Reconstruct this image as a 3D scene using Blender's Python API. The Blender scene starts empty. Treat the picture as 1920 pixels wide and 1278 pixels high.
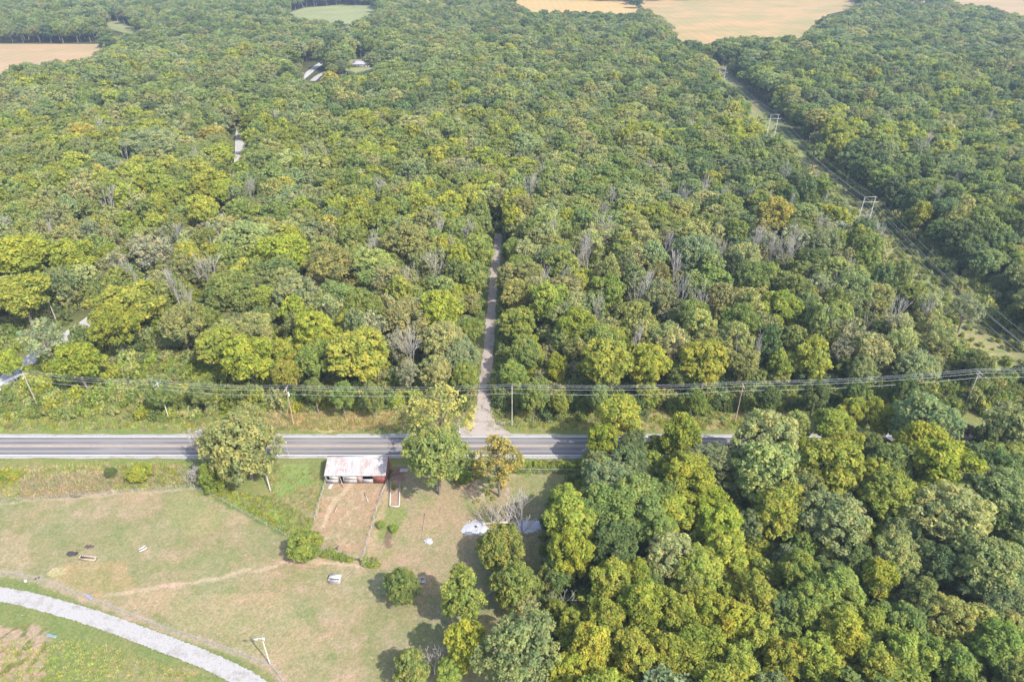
import bpy, math, random
import numpy as np
from mathutils import Vector

R = math.radians
scene = bpy.context.scene
# ------------------------------------------------------------------ camera
CAM_H = 115.0
PITCH = 32.0
cd = bpy.data.cameras.new("camera")
cam = bpy.data.objects.new("camera", cd)
scene.collection.objects.link(cam)
cam.location = (0, 0, CAM_H)
cam.rotation_euler = (R(90 - PITCH), 0, 0)
cd.sensor_width = 36.0
cd.lens = 24.0
cd.clip_start = 0.5
cd.clip_end = 12000
scene.camera = cam
# ------------------------------------------------------------------ sky, sun, exposure
SUN_EL, SUN_DIR = 47.0, Vector((0.72, -0.69, 0)).normalized()
w = bpy.data.worlds.new("World"); scene.world = w; w.use_nodes = True
nt = w.node_tree; nt.nodes.clear()
sky = nt.nodes.new("ShaderNodeTexSky"); sky.sky_type = 'NISHITA'; sky.sun_disc = False
sky.sun_elevation = R(SUN_EL); sky.sun_rotation = math.atan2(SUN_DIR.x, SUN_DIR.y)
sky.dust_density = 2.0
bg = nt.nodes.new("ShaderNodeBackground"); bg.inputs[1].default_value = 0.15
wo = nt.nodes.new("ShaderNodeOutputWorld")
nt.links.new(sky.outputs[0], bg.inputs[0]); nt.links.new(bg.outputs[0], wo.inputs[0])
sl = bpy.data.lights.new("sun", 'SUN'); sl.energy = 2.9; sl.angle = R(0.6); sl.color = (1, .965, .90)
so = bpy.data.objects.new("sun", sl); scene.collection.objects.link(so)
sv = Vector((SUN_DIR.x * math.cos(R(SUN_EL)), SUN_DIR.y * math.cos(R(SUN_EL)), math.sin(R(SUN_EL))))
so.rotation_euler = sv.to_track_quat('Z', 'Y').to_euler(); so.location = (60, -60, 200)
scene.view_settings.view_transform = 'Standard'
scene.view_settings.look = 'None'
scene.view_settings.exposure = 1.22
scene.view_settings.gamma = 1.0
scene.render.engine = 'CYCLES'

# ------------------------------------------------------------------ helpers
COL = scene.collection
F = 1280.0
cp, sp_ = math.cos(R(PITCH)), math.sin(R(PITCH))
def G(px, py, z=0.0):
    """world point at height z seen at photo pixel px,py (1920 px wide)"""
    a = (px - 960) / F; b = -(py - 639) / F
    dx, dy, dz = a, cp + b * sp_, -sp_ + b * cp
    t = (z - CAM_H) / dz
    return Vector((dx * t, dy * t, z))
def P(x, y, z=0.0):
    """projection into photo pixels (numpy friendly) -> u, v, depth"""
    dz = z - CAM_H
    dep = y * cp - dz * sp_
    up = y * sp_ + dz * cp
    return 960 + F * x / dep, 639 - F * up / dep, dep
def tag(o, label=None, cat=None, group=None, kind=None):
    if label: o["label"] = label
    if cat: o["category"] = cat
    if group: o["group"] = group
    if kind: o["kind"] = kind
    return o
def link(o, parent=None):
    COL.objects.link(o)
    if parent: o.parent = parent
    return o
def empty(name, loc=(0, 0, 0), rz=0):
    o = bpy.data.objects.new(name, None); o.empty_display_size = .3
    o.location = loc; o.rotation_euler = (0, 0, rz); return link(o)
def np_mesh(name, V, Fq, mats, smooth=False, midx=None):
    """V (n,3); Fq (m,k)"""
    me = bpy.data.meshes.new(name)
    V = np.asarray(V, dtype=np.float32); Fq = np.asarray(Fq, dtype=np.int32)
    k = Fq.shape[1]
    me.vertices.add(len(V)); me.vertices.foreach_set("co", V.ravel())
    me.loops.add(Fq.size); me.loops.foreach_set("vertex_index", Fq.ravel())
    me.polygons.add(len(Fq))
    me.polygons.foreach_set("loop_start", np.arange(0, Fq.size, k, dtype=np.int32))
    if midx is not None: me.polygons.foreach_set("material_index", np.asarray(midx, dtype=np.int32))
    if smooth: me.polygons.foreach_set("use_smooth", np.ones(len(Fq), dtype=bool))
    for m in mats: me.materials.append(m)
    me.update(calc_edges=True); me.validate()
    return me
class MB:
    """collects quads"""
    def __init__(s): s.v = []; s.f = []; s.m = []
    def box(s, c, size, rz=0, mi=0, tilt=None):
        cx, cy, cz = c; hx, hy, hz = [d / 2 for d in size]
        b = len(s.v); ca, sa = math.cos(rz), math.sin(rz)
        for z in (-hz, hz):
            for x, y in ((-hx, -hy), (hx, -hy), (hx, hy), (-hx, hy)):
                zz = z
                if tilt: zz = z + x * tilt[0] + y * tilt[1]
                s.v.append((cx + x * ca - y * sa, cy + x * sa + y * ca, cz + zz))
        for f in ((0, 3, 2, 1), (4, 5, 6, 7), (0, 1, 5, 4), (1, 2, 6, 5), (2, 3, 7, 6), (3, 0, 4, 7)):
            s.f.append(tuple(b + i for i in f)); s.m.append(mi)
        return s
    def quad(s, a, b_, c, d, mi=0):
        b = len(s.v); s.v += [tuple(a), tuple(b_), tuple(c), tuple(d)]; s.f.append((b, b + 1, b + 2, b + 3)); s.m.append(mi); return s
    def tube(s, pts, rad, n=6, mi=0, cap=True):
        pts = [Vector(p) for p in pts]
        if not hasattr(rad, '__len__'): rad = [rad] * len(pts)
        rings = []
        for i, p in enumerate(pts):
            if i == 0: t = pts[1] - p
            elif i == len(pts) - 1: t = p - pts[i - 1]
            else: t = pts[i + 1] - pts[i - 1]
            t = t.normalized() if t.length > 1e-9 else Vector((0, 0, 1))
            u = t.cross(Vector((0, 0, 1)))
            if u.length < 1e-3: u = Vector((1, 0, 0))
            u.normalize(); v = t.cross(u)
            b = len(s.v)
            for k in range(n):
                a = 2 * math.pi * k / n
                s.v.append(tuple(p + (u * math.cos(a) + v * math.sin(a)) * rad[i]))
            rings.append(b)
        for i in range(len(rings) - 1):
            for k in range(n):
                a, b = rings[i] + k, rings[i] + (k + 1) % n
                c, d = rings[i + 1] + (k + 1) % n, rings[i + 1] + k
                s.f.append((a, b, c, d)); s.m.append(mi)
        if cap and n == 4:
            s.f.append(tuple(rings[0] + k for k in (3, 2, 1, 0))); s.m.append(mi)
            s.f.append(tuple(rings[-1] + k for k in range(4))); s.m.append(mi)
        elif cap and n == 6:
            for r, o in ((rings[0], 1), (rings[-1], 0)):
                s.f.append((r, r + 1, r + 2, r + 3)); s.f.append((r, r + 3, r + 4, r + 5)); s.m += [mi, mi]
        return s
    def mesh(s, name, mats, smooth=False):
        if not isinstance(mats, (list, tuple)): mats = [mats]
        return np_mesh(name, s.v, s.f, mats, smooth, s.m)
    def build(s, name, mats, parent=None, smooth=False):
        return link(bpy.data.objects.new(name, s.mesh(name, mats, smooth)), parent)

# ------------------------------------------------------------------ materials
def mat(name):
    m = bpy.data.materials.new(name); m.use_nodes = True
    t = m.node_tree; t.nodes.clear()
    return m, t, t.nodes.new("ShaderNodeOutputMaterial")
def nd(t, typ, **kw):
    n = t.nodes.new(typ)
    for k, v in kw.items():
        if k.startswith('i_'): n.inputs[int(k[2:])].default_value = v
        else: setattr(n, k, v)
    return n
def mixc(t, fac, a, b, mode='MIX'):
    n = t.nodes.new("ShaderNodeMix"); n.data_type = 'RGBA'; n.blend_type = mode
    for sock, val in ((n.inputs[0], fac), (n.inputs[6], a), (n.inputs[7], b)):
        if isinstance(val, bpy.types.NodeSocket): t.links.new(val, sock)
        else: sock.default_value = (val if not hasattr(val, '__len__') else (*val[:3], 1)) 
    return n.outputs[2]
def noise(t, scale, detail=4, rough=.55, vec=None, dist=0):
    n = nd(t, "ShaderNodeTexNoise"); n.inputs["Scale"].default_value = scale
    n.inputs["Detail"].default_value = detail; n.inputs["Roughness"].default_value = rough; n.inputs["Distortion"].default_value = dist
    if vec is not None: t.links.new(vec, n.inputs["Vector"])
    return n.outputs[0]
def ramp(t, fac, a, b, ca=(0, 0, 0), cb=(1, 1, 1)):
    n = nd(t, "ShaderNodeValToRGB"); e = n.color_ramp.elements
    e[0].position = a; e[0].color = (*ca, 1); e[1].position = b; e[1].color = (*cb, 1)
    t.links.new(fac, n.inputs[0]); return n.outputs[0]
def geo(t): return nd(t, "ShaderNodeNewGeometry").outputs["Position"]
def mapping(t, vec, scale=(1, 1, 1)):
    n = nd(t, "ShaderNodeMapping"); n.inputs["Scale"].default_value = scale
    t.links.new(vec, n.inputs[0]); return n.outputs[0]
def bsdf(t, out, colr, rough=.9, spec=.2, bump=None, bstr=.3, bdist=.05, metal=0):
    b = nd(t, "ShaderNodeBsdfPrincipled"); b.inputs["Roughness"].default_value = rough
    b.inputs["Specular IOR Level"].default_value = spec; b.inputs["Metallic"].default_value = metal
    if isinstance(colr, bpy.types.NodeSocket): t.links.new(colr, b.inputs[0])
    else: b.inputs[0].default_value = (*colr, 1)
    if bump is not None:
        bn = nd(t, "ShaderNodeBump"); bn.inputs["Strength"].default_value = bstr; bn.inputs["Distance"].default_value = bdist
        t.links.new(bump, bn.inputs["Height"]); t.links.new(bn.outputs[0], b.inputs["Normal"])
    t.links.new(b.outputs[0], out.inputs[0]); return b
def plain(name, c, var=.25, scale=3, rough=.85, metal=0, spec=.25):
    m, t, o = mat(name); n = noise(t, scale, 5, .6, geo(t))
    c0 = tuple(x * (1 - var) for x in c); c1 = tuple(min(1, x * (1 + var)) for x in c)
    bsdf(t, o, ramp(t, n, .3, .7, c0, c1), rough, spec, n, .2, .02, metal); return m

def leaf_mat(name, src):
    m, t, o = mat(name)
    if src == 'obj': base = nd(t, "ShaderNodeObjectInfo").outputs["Color"]
    elif src == 'inst':
        a = nd(t, "ShaderNodeAttribute"); a.attribute_type = 'INSTANCER'; a.attribute_name = 'tint'; base = a.outputs["Color"]
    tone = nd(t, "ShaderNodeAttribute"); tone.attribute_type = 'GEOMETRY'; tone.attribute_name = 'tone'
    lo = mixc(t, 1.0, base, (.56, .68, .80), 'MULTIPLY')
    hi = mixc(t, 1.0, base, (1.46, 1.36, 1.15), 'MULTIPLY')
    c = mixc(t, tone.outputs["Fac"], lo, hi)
    n = noise(t, .12, 3, .6, geo(t))
    c = mixc(t, n, mixc(t, 1.0, c, (.82, .9, 1.0), 'MULTIPLY'), mixc(t, 1.0, c, (1.2, 1.1, .95), 'MULTIPLY'))
    n5 = noise(t, .45, 3, .7, geo(t)); c = mixc(t, ramp(t, n5, .38, .66), mixc(t, 1.0, c, (.90, 1.0, .95), 'MULTIPLY'), mixc(t, 1.0, c, (1.16, 1.03, 1.0), 'MULTIPLY'))
    d = nd(t, "ShaderNodeBsdfDiffuse"); tr = nd(t, "ShaderNodeBsdfTranslucent")
    t.links.new(c, d.inputs[0])
    t.links.new(mixc(t, 1.0, c, (1.15, 1.25, .7), 'MULTIPLY'), tr.inputs[0])
    mx = nd(t, "ShaderNodeMixShader"); mx.inputs[0].default_value = .42
    t.links.new(d.outputs[0], mx.inputs[1]); t.links.new(tr.outputs[0], mx.inputs[2])
    t.links.new(mx.outputs[0], o.inputs[0]); return m
M_leaf = leaf_mat("foliage", 'obj')
M_leafi = leaf_mat("wood_foliage", 'inst')
M_bark = plain("bark", (.20, .165, .13), .35, 2)
M_dead = plain("dead_wood", (.40, .36, .325), .25, 2)
M_deadbrown = plain("fallen_wood", (.24, .18, .14), .25, 2)

def ground_mat():
    m, t, o = mat("ground_cover")
    a = nd(t, "ShaderNodeAttribute"); a.attribute_name = 'zone'
    p = geo(t)
    n1 = noise(t, .09, 5, .62, p); n2 = noise(t, .55, 8, .78, p); n3 = noise(t, 2.2, 8, .8, p)
    c = a.outputs["Color"]
    c = mixc(t, ramp(t, n1, .35, .65), mixc(t, 1, c, (.86, .98, .86), 'MULTIPLY'), mixc(t, 1, c, (1.14, 1.02, 1.06), 'MULTIPLY'))
    c = mixc(t, ramp(t, n2, .33, .68), mixc(t, 1, c, (.80, .90, .70), 'MULTIPLY'), mixc(t, 1, c, (1.18, 1.08, 1.10), 'MULTIPLY'))
    c = mixc(t, ramp(t, n3, .3, .7), mixc(t, 1, c, (.58, .66, .56), 'MULTIPLY'), mixc(t, 1, c, (1.38, 1.32, 1.28), 'MULTIPLY'))
    sp = noise(t, 1.3, 2, .9, p); c = mixc(t, ramp(t, sp, .70, .76), c, (.50, .45, .36))
    c = mixc(t, 1, c, (.905, .875, .94), 'MULTIPLY')
    bsdf(t, o, c, .95, .1, n3, .5, .12); return m
M_ground = ground_mat()

# ------------------------------------------------------------------ value noise in numpy
def vnoise(x, y, sc, seed):
    rs = np.random.RandomState(seed); tab = rs.rand(256, 256)
    X = x / sc; Y = y / sc; xi = np.floor(X).astype(int); yi = np.floor(Y).astype(int)
    fx = X - xi; fy = Y - yi; fx = fx * fx * (3 - 2 * fx); fy = fy * fy * (3 - 2 * fy)
    g = lambda i, j: tab[i % 256, j % 256]
    return (g(xi, yi) * (1 - fx) + g(xi + 1, yi) * fx) * (1 - fy) + (g(xi, yi + 1) * (1 - fx) + g(xi + 1, yi + 1) * fx) * fy
def fbm(x, y, sc, seed): return (vnoise(x, y, sc, seed) + .5 * vnoise(x, y, sc / 2, seed + 1) + .25 * vnoise(x, y, sc / 4, seed + 2)) / 1.75
def inpoly(x, y, poly):
    x = np.asarray(x, float); y = np.asarray(y, float); r = np.zeros(x.shape, bool); n = len(poly)
    for i in range(n):
        x0, y0 = poly[i][0], poly[i][1]; x1, y1 = poly[(i + 1) % n][0], poly[(i + 1) % n][1]
        if y0 == y1: continue
        c = ((y0 > y) != (y1 > y)) & (x < (x1 - x0) * (y - y0) / (y1 - y0) + x0)
        r ^= c
    return r
def wpoly(pts): return [tuple(G(a, b)[:2]) for a, b in pts]
def dist_line(x, y, line):
    d = np.full(np.shape(x), 1e9)
    for (x0, y0), (x1, y1) in zip(line[:-1], line[1:]):
        L = (x1 - x0) ** 2 + (y1 - y0) ** 2 + 1e-9
        t = np.clip(((x - x0) * (x1 - x0) + (y - y0) * (y1 - y0)) / L, 0, 1)
        d = np.minimum(d, np.hypot(x - x0 - t * (x1 - x0), y - y0 - t * (y1 - y0)))
    return d
def smooth(pts, n=8):
    out = []; P_ = [pts[0]] + list(pts) + [pts[-1]]
    for i in range(1, len(P_) - 2):
        for k in range(n):
            t = k / n; a, b, c, d = [np.array(q, float) for q in P_[i - 1:i + 3]]
            out.append(tuple(.5 * ((2 * b) + (-a + c) * t + (2 * a - 5 * b + 4 * c - d) * t * t + (-a + 3 * b - 3 * c + d) * t ** 3)))
    out.append(tuple(pts[-1])); return out

# key lines on the ground ------------------------------------------------
ROAD_N, ROAD_S = G(300, 818).y, G(300, 859).y        # paved edges incl. shoulders
ROAD_C = G(300, 835.5).y
TRACK = smooth(wpoly([(903, 815), (908, 740), (915, 660), (920, 600), (924, 545), (928, 505), (932, 470), (934, 438)]), 6)
SIDE = smooth(wpoly([(-260, 900), (-60, 765), (0, 722), (45, 682), (130, 627), (167, 602), (322, 492), (400, 425), (437, 372), (447, 325), (450, 280), (452, 240), (464, 205), (510, 178), (562, 150), (602, 119), (660, 90), (740, 60)]), 8)
LANE = smooth(wpoly([(-150, 1100), (0, 1113), (110, 1138), (200, 1166), (300, 1203), (390, 1238), (470, 1278), (560, 1345), (600, 1400)]), 8)
PATH = smooth(wpoly([(200, 1112), (240, 1107), (320, 1095), (400, 1083), (480, 1067), (545, 1053), (600, 1052), (650, 1059), (680, 1062)]), 5)
PATH2 = wpoly([(742, 895), (728, 920), (712, 970), (700, 1010), (692, 1055)])
PATH3 = wpoly([(655, 905), (640, 925), (618, 955), (606, 985)])
FENCE_A = wpoly([(-60, 945), (0, 941), (130, 932), (260, 921), (365, 914)])
FENCE_B = wpoly([(365, 914), (395, 928), (420, 941), (454, 960), (500, 985), (535, 1003)])
FENCE_C = wpoly([(-60, 1062), (0, 1073), (70, 1085), (110, 1098), (160, 1118), (230, 1147), (300, 1174), (370, 1198), (440, 1222), (507, 1247), (520, 1262), (545, 1300)])
FENCE_D = wpoly([(737, 877), (800, 880), (870, 883), (940, 884), (1010, 885), (1095, 886)])
PEN_L = wpoly([(610, 906), (603, 930), (597, 952), (590, 975)])
PEN_R = wpoly([(727, 905), (716, 930), (706, 957), (697, 990), (688, 1020), (680, 1050)])
PEN_B = wpoly([(590, 1024), (615, 1032), (648, 1042), (680, 1050)])

# ------------------------------------------------------------------ ground sheet
def build_ground():
    st = .4
    xs = np.concatenate([-np.geomspace(4000, 118, 34), np.arange(-116, 120, st), np.geomspace(121, 4000, 34)])
    ys = np.concatenate([[-600, -200, -60, 0, 30, 45], np.arange(52, 186, st), np.geomspace(188, 7000, 46)])
    X, Y = np.meshgrid(xs, ys); nx, ny = len(xs), len(ys)
    x, y = X.ravel(), Y.ravel()
    Z = (fbm(x, y, 9, 3) - .5) * .25 + (fbm(x, y, 2.2, 5) - .5) * .08
    near_road = np.clip((np.abs(y - ROAD_C) - 5) / 4, 0, 1)
    for ln in (TRACK, SIDE, LANE): near_road = np.minimum(near_road, np.clip((dist_line(x, y, ln) - 3.2) / 3, 0, 1))
    near_road *= np.clip((900 - y) / 300, 0, 1) 
    Z = Z * near_road - .16
    Z[y > 500] = -.16
    # warped position for ragged zone edges
    wx = x + (fbm(x, y, 2.5, 11) - .5) * 1.8; wy = y + (fbm(x, y, 2.5, 21) - .5) * 1.8
    lx = x + (fbm(x, y, 7, 31) - .5) * 5; ly = y + (fbm(x, y, 7, 41) - .5) * 5
    C = np.tile(np.array([.060, .062, .028]), (len(x), 1))
    u, v, _ = P(wx, wy, 0.0); ul, vl, _ = P(lx, ly, 0.0)
    def paint(poly, c, soft=False, f=1.0, mask=None):
        m = inpoly(ul if soft else u, vl if soft else v, poly)
        m &= (y > 45) & (y < 400)
        if mask is not None: m &= mask
        C[m] = C[m] * (1 - f) + np.array(c) * f
    n8 = fbm(x, y, 8, 51); n3 = fbm(x, y, 3, 61); n1 = fbm(x, y, 1.1, 71)
    TAN = (.30, .245, .155); PAS = (.240, .222, .125); GRN = (.185, .21, .08); LUSH = (.15, .225, .055); DIRT = (.33, .235, .16); PALE = (.33, .27, .18)
    # north verge
    paint([(-400, 690), (420, 700), (900, 750), (1440, 765), (2400, 740), (2400, 830), (-400, 830)], (.19, .20, .075), True)
    paint([(-400, 792), (2400, 780), (2400, 830), (-400, 830)], GRN)
    paint([(470, 764), (600, 760), (760, 770), (770, 800), (560, 812), (470, 800)], (.38, .31, .17), True)
    paint([(940, 770), (1350, 765), (1400, 800), (1000, 808)], (.22, .225, .09), True)
    paint([(1200, 765), (1500, 765), (1480, 800), (1200, 806)], (.27, .24, .12), True)
    # south verge and weeds
    paint([(-500, 855), (600, 855), (1150, 852), (1150, 890), (735, 880), (600, 900), (580, 1010), (540, 1005), (365, 914), (-500, 950)], (.185, .21, .07))
    paint([(-500, 874), (345, 870), (355, 915), (0, 941), (-500, 960)], (.21, .205, .09), True)
    paint([(30, 905), (150, 880), (260, 878), (205, 925), (40, 935)], (.38, .31, .25), True, .9)
    paint([(110, 888), (200, 882), (235, 890), (180, 902), (120, 900)], (.50, .44, .42), True, .8)
    paint([(290, 868), (345, 872), (340, 892), (300, 888)], (.38, .29, .2), True, .8)
    paint([(-20, 880), (45, 878), (40, 900), (-20, 915)], (.26, .24, .05), True, .8)
    # pasture
    pasture = [(-500, 955), (0, 942), (365, 914), (535, 1004), (590, 1020), (600, 1030), (680, 1052), (735, 880), (1090, 888), (1060, 960), (1020, 1060), (1000, 1180), (980, 1500), (560, 1500), (520, 1262), (507, 1247), (300, 1174), (160, 1118), (70, 1085), (0, 1073), (-500, 1000)]
    paint(pasture, PAS)
    m = inpoly(u, v, pasture) & (y > 40)
    f = np.clip((n8 - .47) * 6, 0, 1)[:, None]; C[m] = (C * (1 - f * .5) + np.array(TAN) * f * .5)[m]
    f = np.clip((n3 - .58) * 7, 0, 1)[:, None]; C[m] = (C * (1 - f * .55) + np.array((.33, .27, .19)) * f * .55)[m]
    f = np.clip((.40 - n3) * 8, 0, 1)[:, None]; C[m] = (C * (1 - f * .6) + np.array((.205, .222, .10)) * f * .55)[m]
    paint([(300, 930), (370, 920), (430, 970), (380, 1000), (310, 985)], (.215, .24, .10), True, .5)
    paint([(0, 1010), (60, 1000), (70, 1050), (0, 1055)], (.33, .265, .18), True, .6)
    paint([(80, 1090), (150, 1045), (240, 1050), (260, 1110), (160, 1118)], (.33, .24, .13), True, .55)
    paint([(88, 1070), (105, 1056), (135, 1055), (128, 1075), (100, 1083)], (.42, .36, .22), True, .75)
    paint([(230, 1110), (520, 1105), (600, 1210), (505, 1245), (380, 1190), (250, 1140)], (.32, .26, .16), True, .6)
    paint([(900, 890), (1085, 888), (1060, 930), (900, 930)], (.22, .225, .10), True, .7)
    # lush corner between the fence and the pen
    paint([(365, 914), (345, 880), (360, 858), (605, 862), (612, 905), (590, 975), (585, 1015), (535, 1004)], GRN)
    paint([(518, 880), (570, 870), (590, 905), (565, 935), (510, 925)], (.19, .26, .09), True, .9)
    paint([(520, 935), (600, 905), (590, 975), (560, 985)], (.27, .225, .13), True, .85)
    paint([(400, 925), (530, 960), (520, 990)], (.28, .32, .08), True, .85)
    # animal pen and yard
    pen = [(608, 900), (735, 900), (715, 930), (680, 1050), (590, 1026), (560, 1010), (590, 975)]
    paint(pen, DIRT)
    m = inpoly(u, v, pen) & (y > 45)
    f = np.clip((n3 - .50) * 5, 0, 1)[:, None]; C[m] = (C * (1 - f * .6) + np.array((.24, .22, .12)) * f * .6)[m]
    f = np.clip((n1 - .62) * 6, 0, 1)[:, None]; C[m] = (C * (1 - f * .6) + np.array((.44, .35, .27)) * f * .6)[m]
    yard = [(738, 882), (880, 890), (940, 900), (960, 960), (900, 1060), (800, 1080), (690, 1075), (690, 1040)]
    paint(yard, (.295, .24, .155), True, .95)
    m = inpoly(ul, vl, yard) & (y > 45)
    f = np.clip((n3 - .60) * 6, 0, 1)[:, None]; C[m] = (C * (1 - f * .5) + np.array((.20, .23, .085)) * f * .5)[m]
    paint([(735, 873), (760, 874), (757, 902), (735, 902)], (.22, .14, .11), False, .8)
    paint([(700, 975), (735, 930), (760, 960), (745, 1000), (712, 1010)], (.17, .22, .06), True, .7)
    paint([(723, 995), (736, 998), (736, 1028), (722, 1030)], (.16, .11, .09), False, .8)
    paint([(545, 1040), (600, 1036), (625, 1052), (560, 1062)], (.36, .25, .18), True, .9)
    paint([(880, 905), (925, 910), (920, 940), (895, 945)], (.42, .33, .24), True, .7)
    # dark patches by the feeder
    # grass on both sides of the lane
    lane_g = [(-500, 1000), (0, 1075), (70, 1087), (160, 1120), (300, 1176), (440, 1224), (507, 1250), (530, 1290), (560, 1500), (-500, 1500)]
    paint(lane_g, (.165, .195, .075))
    m = inpoly(u, v, lane_g) & (y > 40)
    f = np.clip((n3 - .5) * 5, 0, 1)[:, None]; C[m] = (C * (1 - f * .5) + np.array((.19, .21, .085)) * f * .5)[m]
    paint([(0, 1168), (50, 1172), (105, 1195), (95, 1240), (60, 1278), (-300, 1278), (-300, 1168)], (.33, .25, .19), True)
    m = inpoly(ul, vl, [(0, 1168), (50, 1172), (105, 1195), (95, 1240), (60, 1278), (-300, 1278)])
    f = np.clip((n1 - .58) * 8, 0, 1)[:, None] * (y > 40)[:, None]; C[m] = (C * (1 - f) + np.array((.14, .15, .05)) * f)[m]
    paint([(190, 1255), (260, 1235), (400, 1278), (200, 1290)], (.24, .22, .12), True, .7)
    # worn footpaths and fence lines
    for ln, wd, c, a in ((PATH, .42, (.40, .31, .23), .95), (PATH2, .8, (.36, .275, .18), .85), (PATH3, .55, (.44, .34, .25), .8), (FENCE_C, .7, (.33, .27, .2), .8), (FENCE_A, .4, (.36, .30, .22), .8)):
        d = dist_line(wx, wy, ln); f = (np.clip(1.6 - d / wd, 0, 1) * a)[:, None]; C[:] = C * (1 - f) + np.array(c) * f
    d = np.abs(dist_line(wx, wy, FENCE_B)); f = (np.clip(1.4 - d / .5, 0, 1) * .6)[:, None]; C[:] = C * (1 - f) + np.array((.12, .17, .05)) * f
    # track verge inside the wood, corridor under the transmission line
    d = dist_line(wx, wy, TRACK); f = np.clip(2.4 - d / 2.6, 0, 1)[:, None] * (y > ROAD_N)[:, None]; C[:] = C * (1 - f) + np.array((.165, .185, .07)) * f
    d = dist_line(wx, wy, SIDE); f = np.clip(2.0 - d / 4, 0, 1)[:, None]; C[:] = C * (1 - f) + np.array((.19, .21, .085)) * f
    cx = 137 + (y - 130) * .05
    f = (np.clip(1 - (np.abs(x - cx - 10) - 15) / 4, 0, 1) * (y > 140) * (y < 660))[:, None]
    gg = np.where((n8 > .5)[:, None], np.array((.20, .23, .085)), np.array((.27, .25, .13)))
    C[:] = C * (1 - f) + gg * f
    f = np.clip(1.3 - np.hypot((x - 162) / 12, (y - 368) / 14), 0, 1)[:, None]; f = np.minimum(f * 2, 1); C[:] = C * (1 - f) + np.array((.36, .33, .17)) * f
    ii = np.arange(ny - 1)[:, None] * nx + np.arange(nx - 1)[None, :]
    Fq = np.stack([ii, ii + 1, ii + nx + 1, ii + nx], -1).reshape(-1, 4)
    me = np_mesh("ground", np.stack([x, y, Z], 1), Fq, [M_ground], True)
    at = me.color_attributes.new("zone", 'FLOAT_COLOR', 'POINT')
    at.data.foreach_set("color", np.concatenate([C, np.ones((len(C), 1))], 1).astype(np.float32).ravel())
    tag(link(bpy.data.objects.new("ground", me)), kind="structure")
build_ground()

# ------------------------------------------------------------------ roads
def ribbon(name, line, width, z, material, rag=.0, seed=1, flare=None, sub=2):
    rs = random.Random(seed); L = [Vector((a, b, 0)) for a, b in line]
    pts = []
    for a, b in zip(L[:-1], L[1:]):
        n = max(1, int((b - a).length / sub))
        pts += [a.lerp(b, k / n) for k in range(n)]
    pts.append(L[-1])
    mb = MB(); V = []; cum = 0
    for i, p in enumerate(pts):
        t = (pts[min(i + 1, len(pts) - 1)] - pts[max(i - 1, 0)]).normalized(); nrm = Vector((-t.y, t.x, 0))
        if i: cum += (p - pts[i - 1]).length
        wd = width / 2 + (flare(cum) if flare else 0)
        a_ = p + nrm * (wd + rs.uniform(-rag, rag)); b_ = p - nrm * (wd + rs.uniform(-rag, rag))
        V += [(a_.x, a_.y, z), (p.x + nrm.x * wd * .4, p.y + nrm.y * wd * .4, z + .02), (p.x - nrm.x * wd * .4, p.y - nrm.y * wd * .4, z + .02), (b_.x, b_.y, z)]
    Fq = []
    for i in range(len(pts) - 1):
        for k in range(3): Fq.append((4 * i + k, 4 * i + k + 1, 4 * i + k + 5, 4 * i + k + 4))
    Fq = [tuple(reversed(f)) for f in Fq]
    me = np_mesh(name, V, Fq, [material])
    return tag(link(bpy.data.objects.new(name, me)), kind="structure")

def road_mat():
    m, t, o = mat("asphalt"); p = geo(t)
    sx = nd(t, "ShaderNodeSeparateXYZ"); t.links.new(p, sx.inputs[0])
    off = nd(t, "ShaderNodeMath", operation='SUBTRACT'); off.inputs[1].default_value = ROAD_C; t.links.new(sx.outputs[1], off.inputs[0])
    ab = nd(t, "ShaderNodeMath", operation='ABSOLUTE'); t.links.new(off.outputs[0], ab.inputs[0])
    long = mapping(t, p, (.03, 1.2, 1)); n = noise(t, 1.0, 4, .6, long)
    # wheel tracks at 1.0 m and 2.6 m from the centre line are darker
    wob = nd(t, "ShaderNodeMath", operation='MULTIPLY_ADD'); t.links.new(n, wob.inputs[0]); wob.inputs[1].default_value = .5; t.links.new(ab.outputs[0], wob.inputs[2])
    r = nd(t, "ShaderNodeValToRGB"); r.color_ramp.interpolation = 'EASE'
    mr = nd(t, "ShaderNodeMath", operation='DIVIDE'); mr.inputs[1].default_value = 5.0; t.links.new(wob.outputs[0], mr.inputs[0]); t.links.new(mr.outputs[0], r.inputs[0])
    el = r.color_ramp.elements
    A, B = (.222, .208, .200, 1), (.128, .119, .120, 1)
    el[0].position = 0.05; el[0].color = A; el[1].position = 1; el[1].color = (.32, .30, .28, 1)
    for q, c in ((.16, A), (.26, B), (.33, B), (.42, A), (.50, A), (.60, B), (.67, B), (.74, A), (.80, (.27, .25, .245, 1))):
        e = el.new(q); e.color = c
    f = noise(t, .18, 5, .7, mapping(t, p, (.25, 1, 1))); c = mixc(t, ramp(t, f, .45, .7), r.outputs[0], A[:3])
    g = noise(t, 6, 4, .7, p); c = mixc(t, g, mixc(t, 1, c, (.86, .86, .86), 'MULTIPLY'), mixc(t, 1, c, (1.14, 1.14, 1.14), 'MULTIPLY'))
    bsdf(t, o, c, .85, .3, g, .2, .01); return m
def gravel_mat(name, c0, c1, centre=None, patch=None):
    m, t, o = mat(name); p = geo(t)
    n = noise(t, 4, 6, .75, p); n2 = noise(t, .4, 4, .6, p)
    c = ramp(t, n, .3, .7, c0, c1)
    if patch: c = mixc(t, ramp(t, n2, .5, .68), c, patch)
    n6 = noise(t, 1.6, 6, .85, p); c = mixc(t, ramp(t, n6, .56, .66), c, tuple(q * .62 for q in c0))
    bsdf(t, o, c, .95, .1, n, .4, .03); return m
M_road = road_mat()
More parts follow.
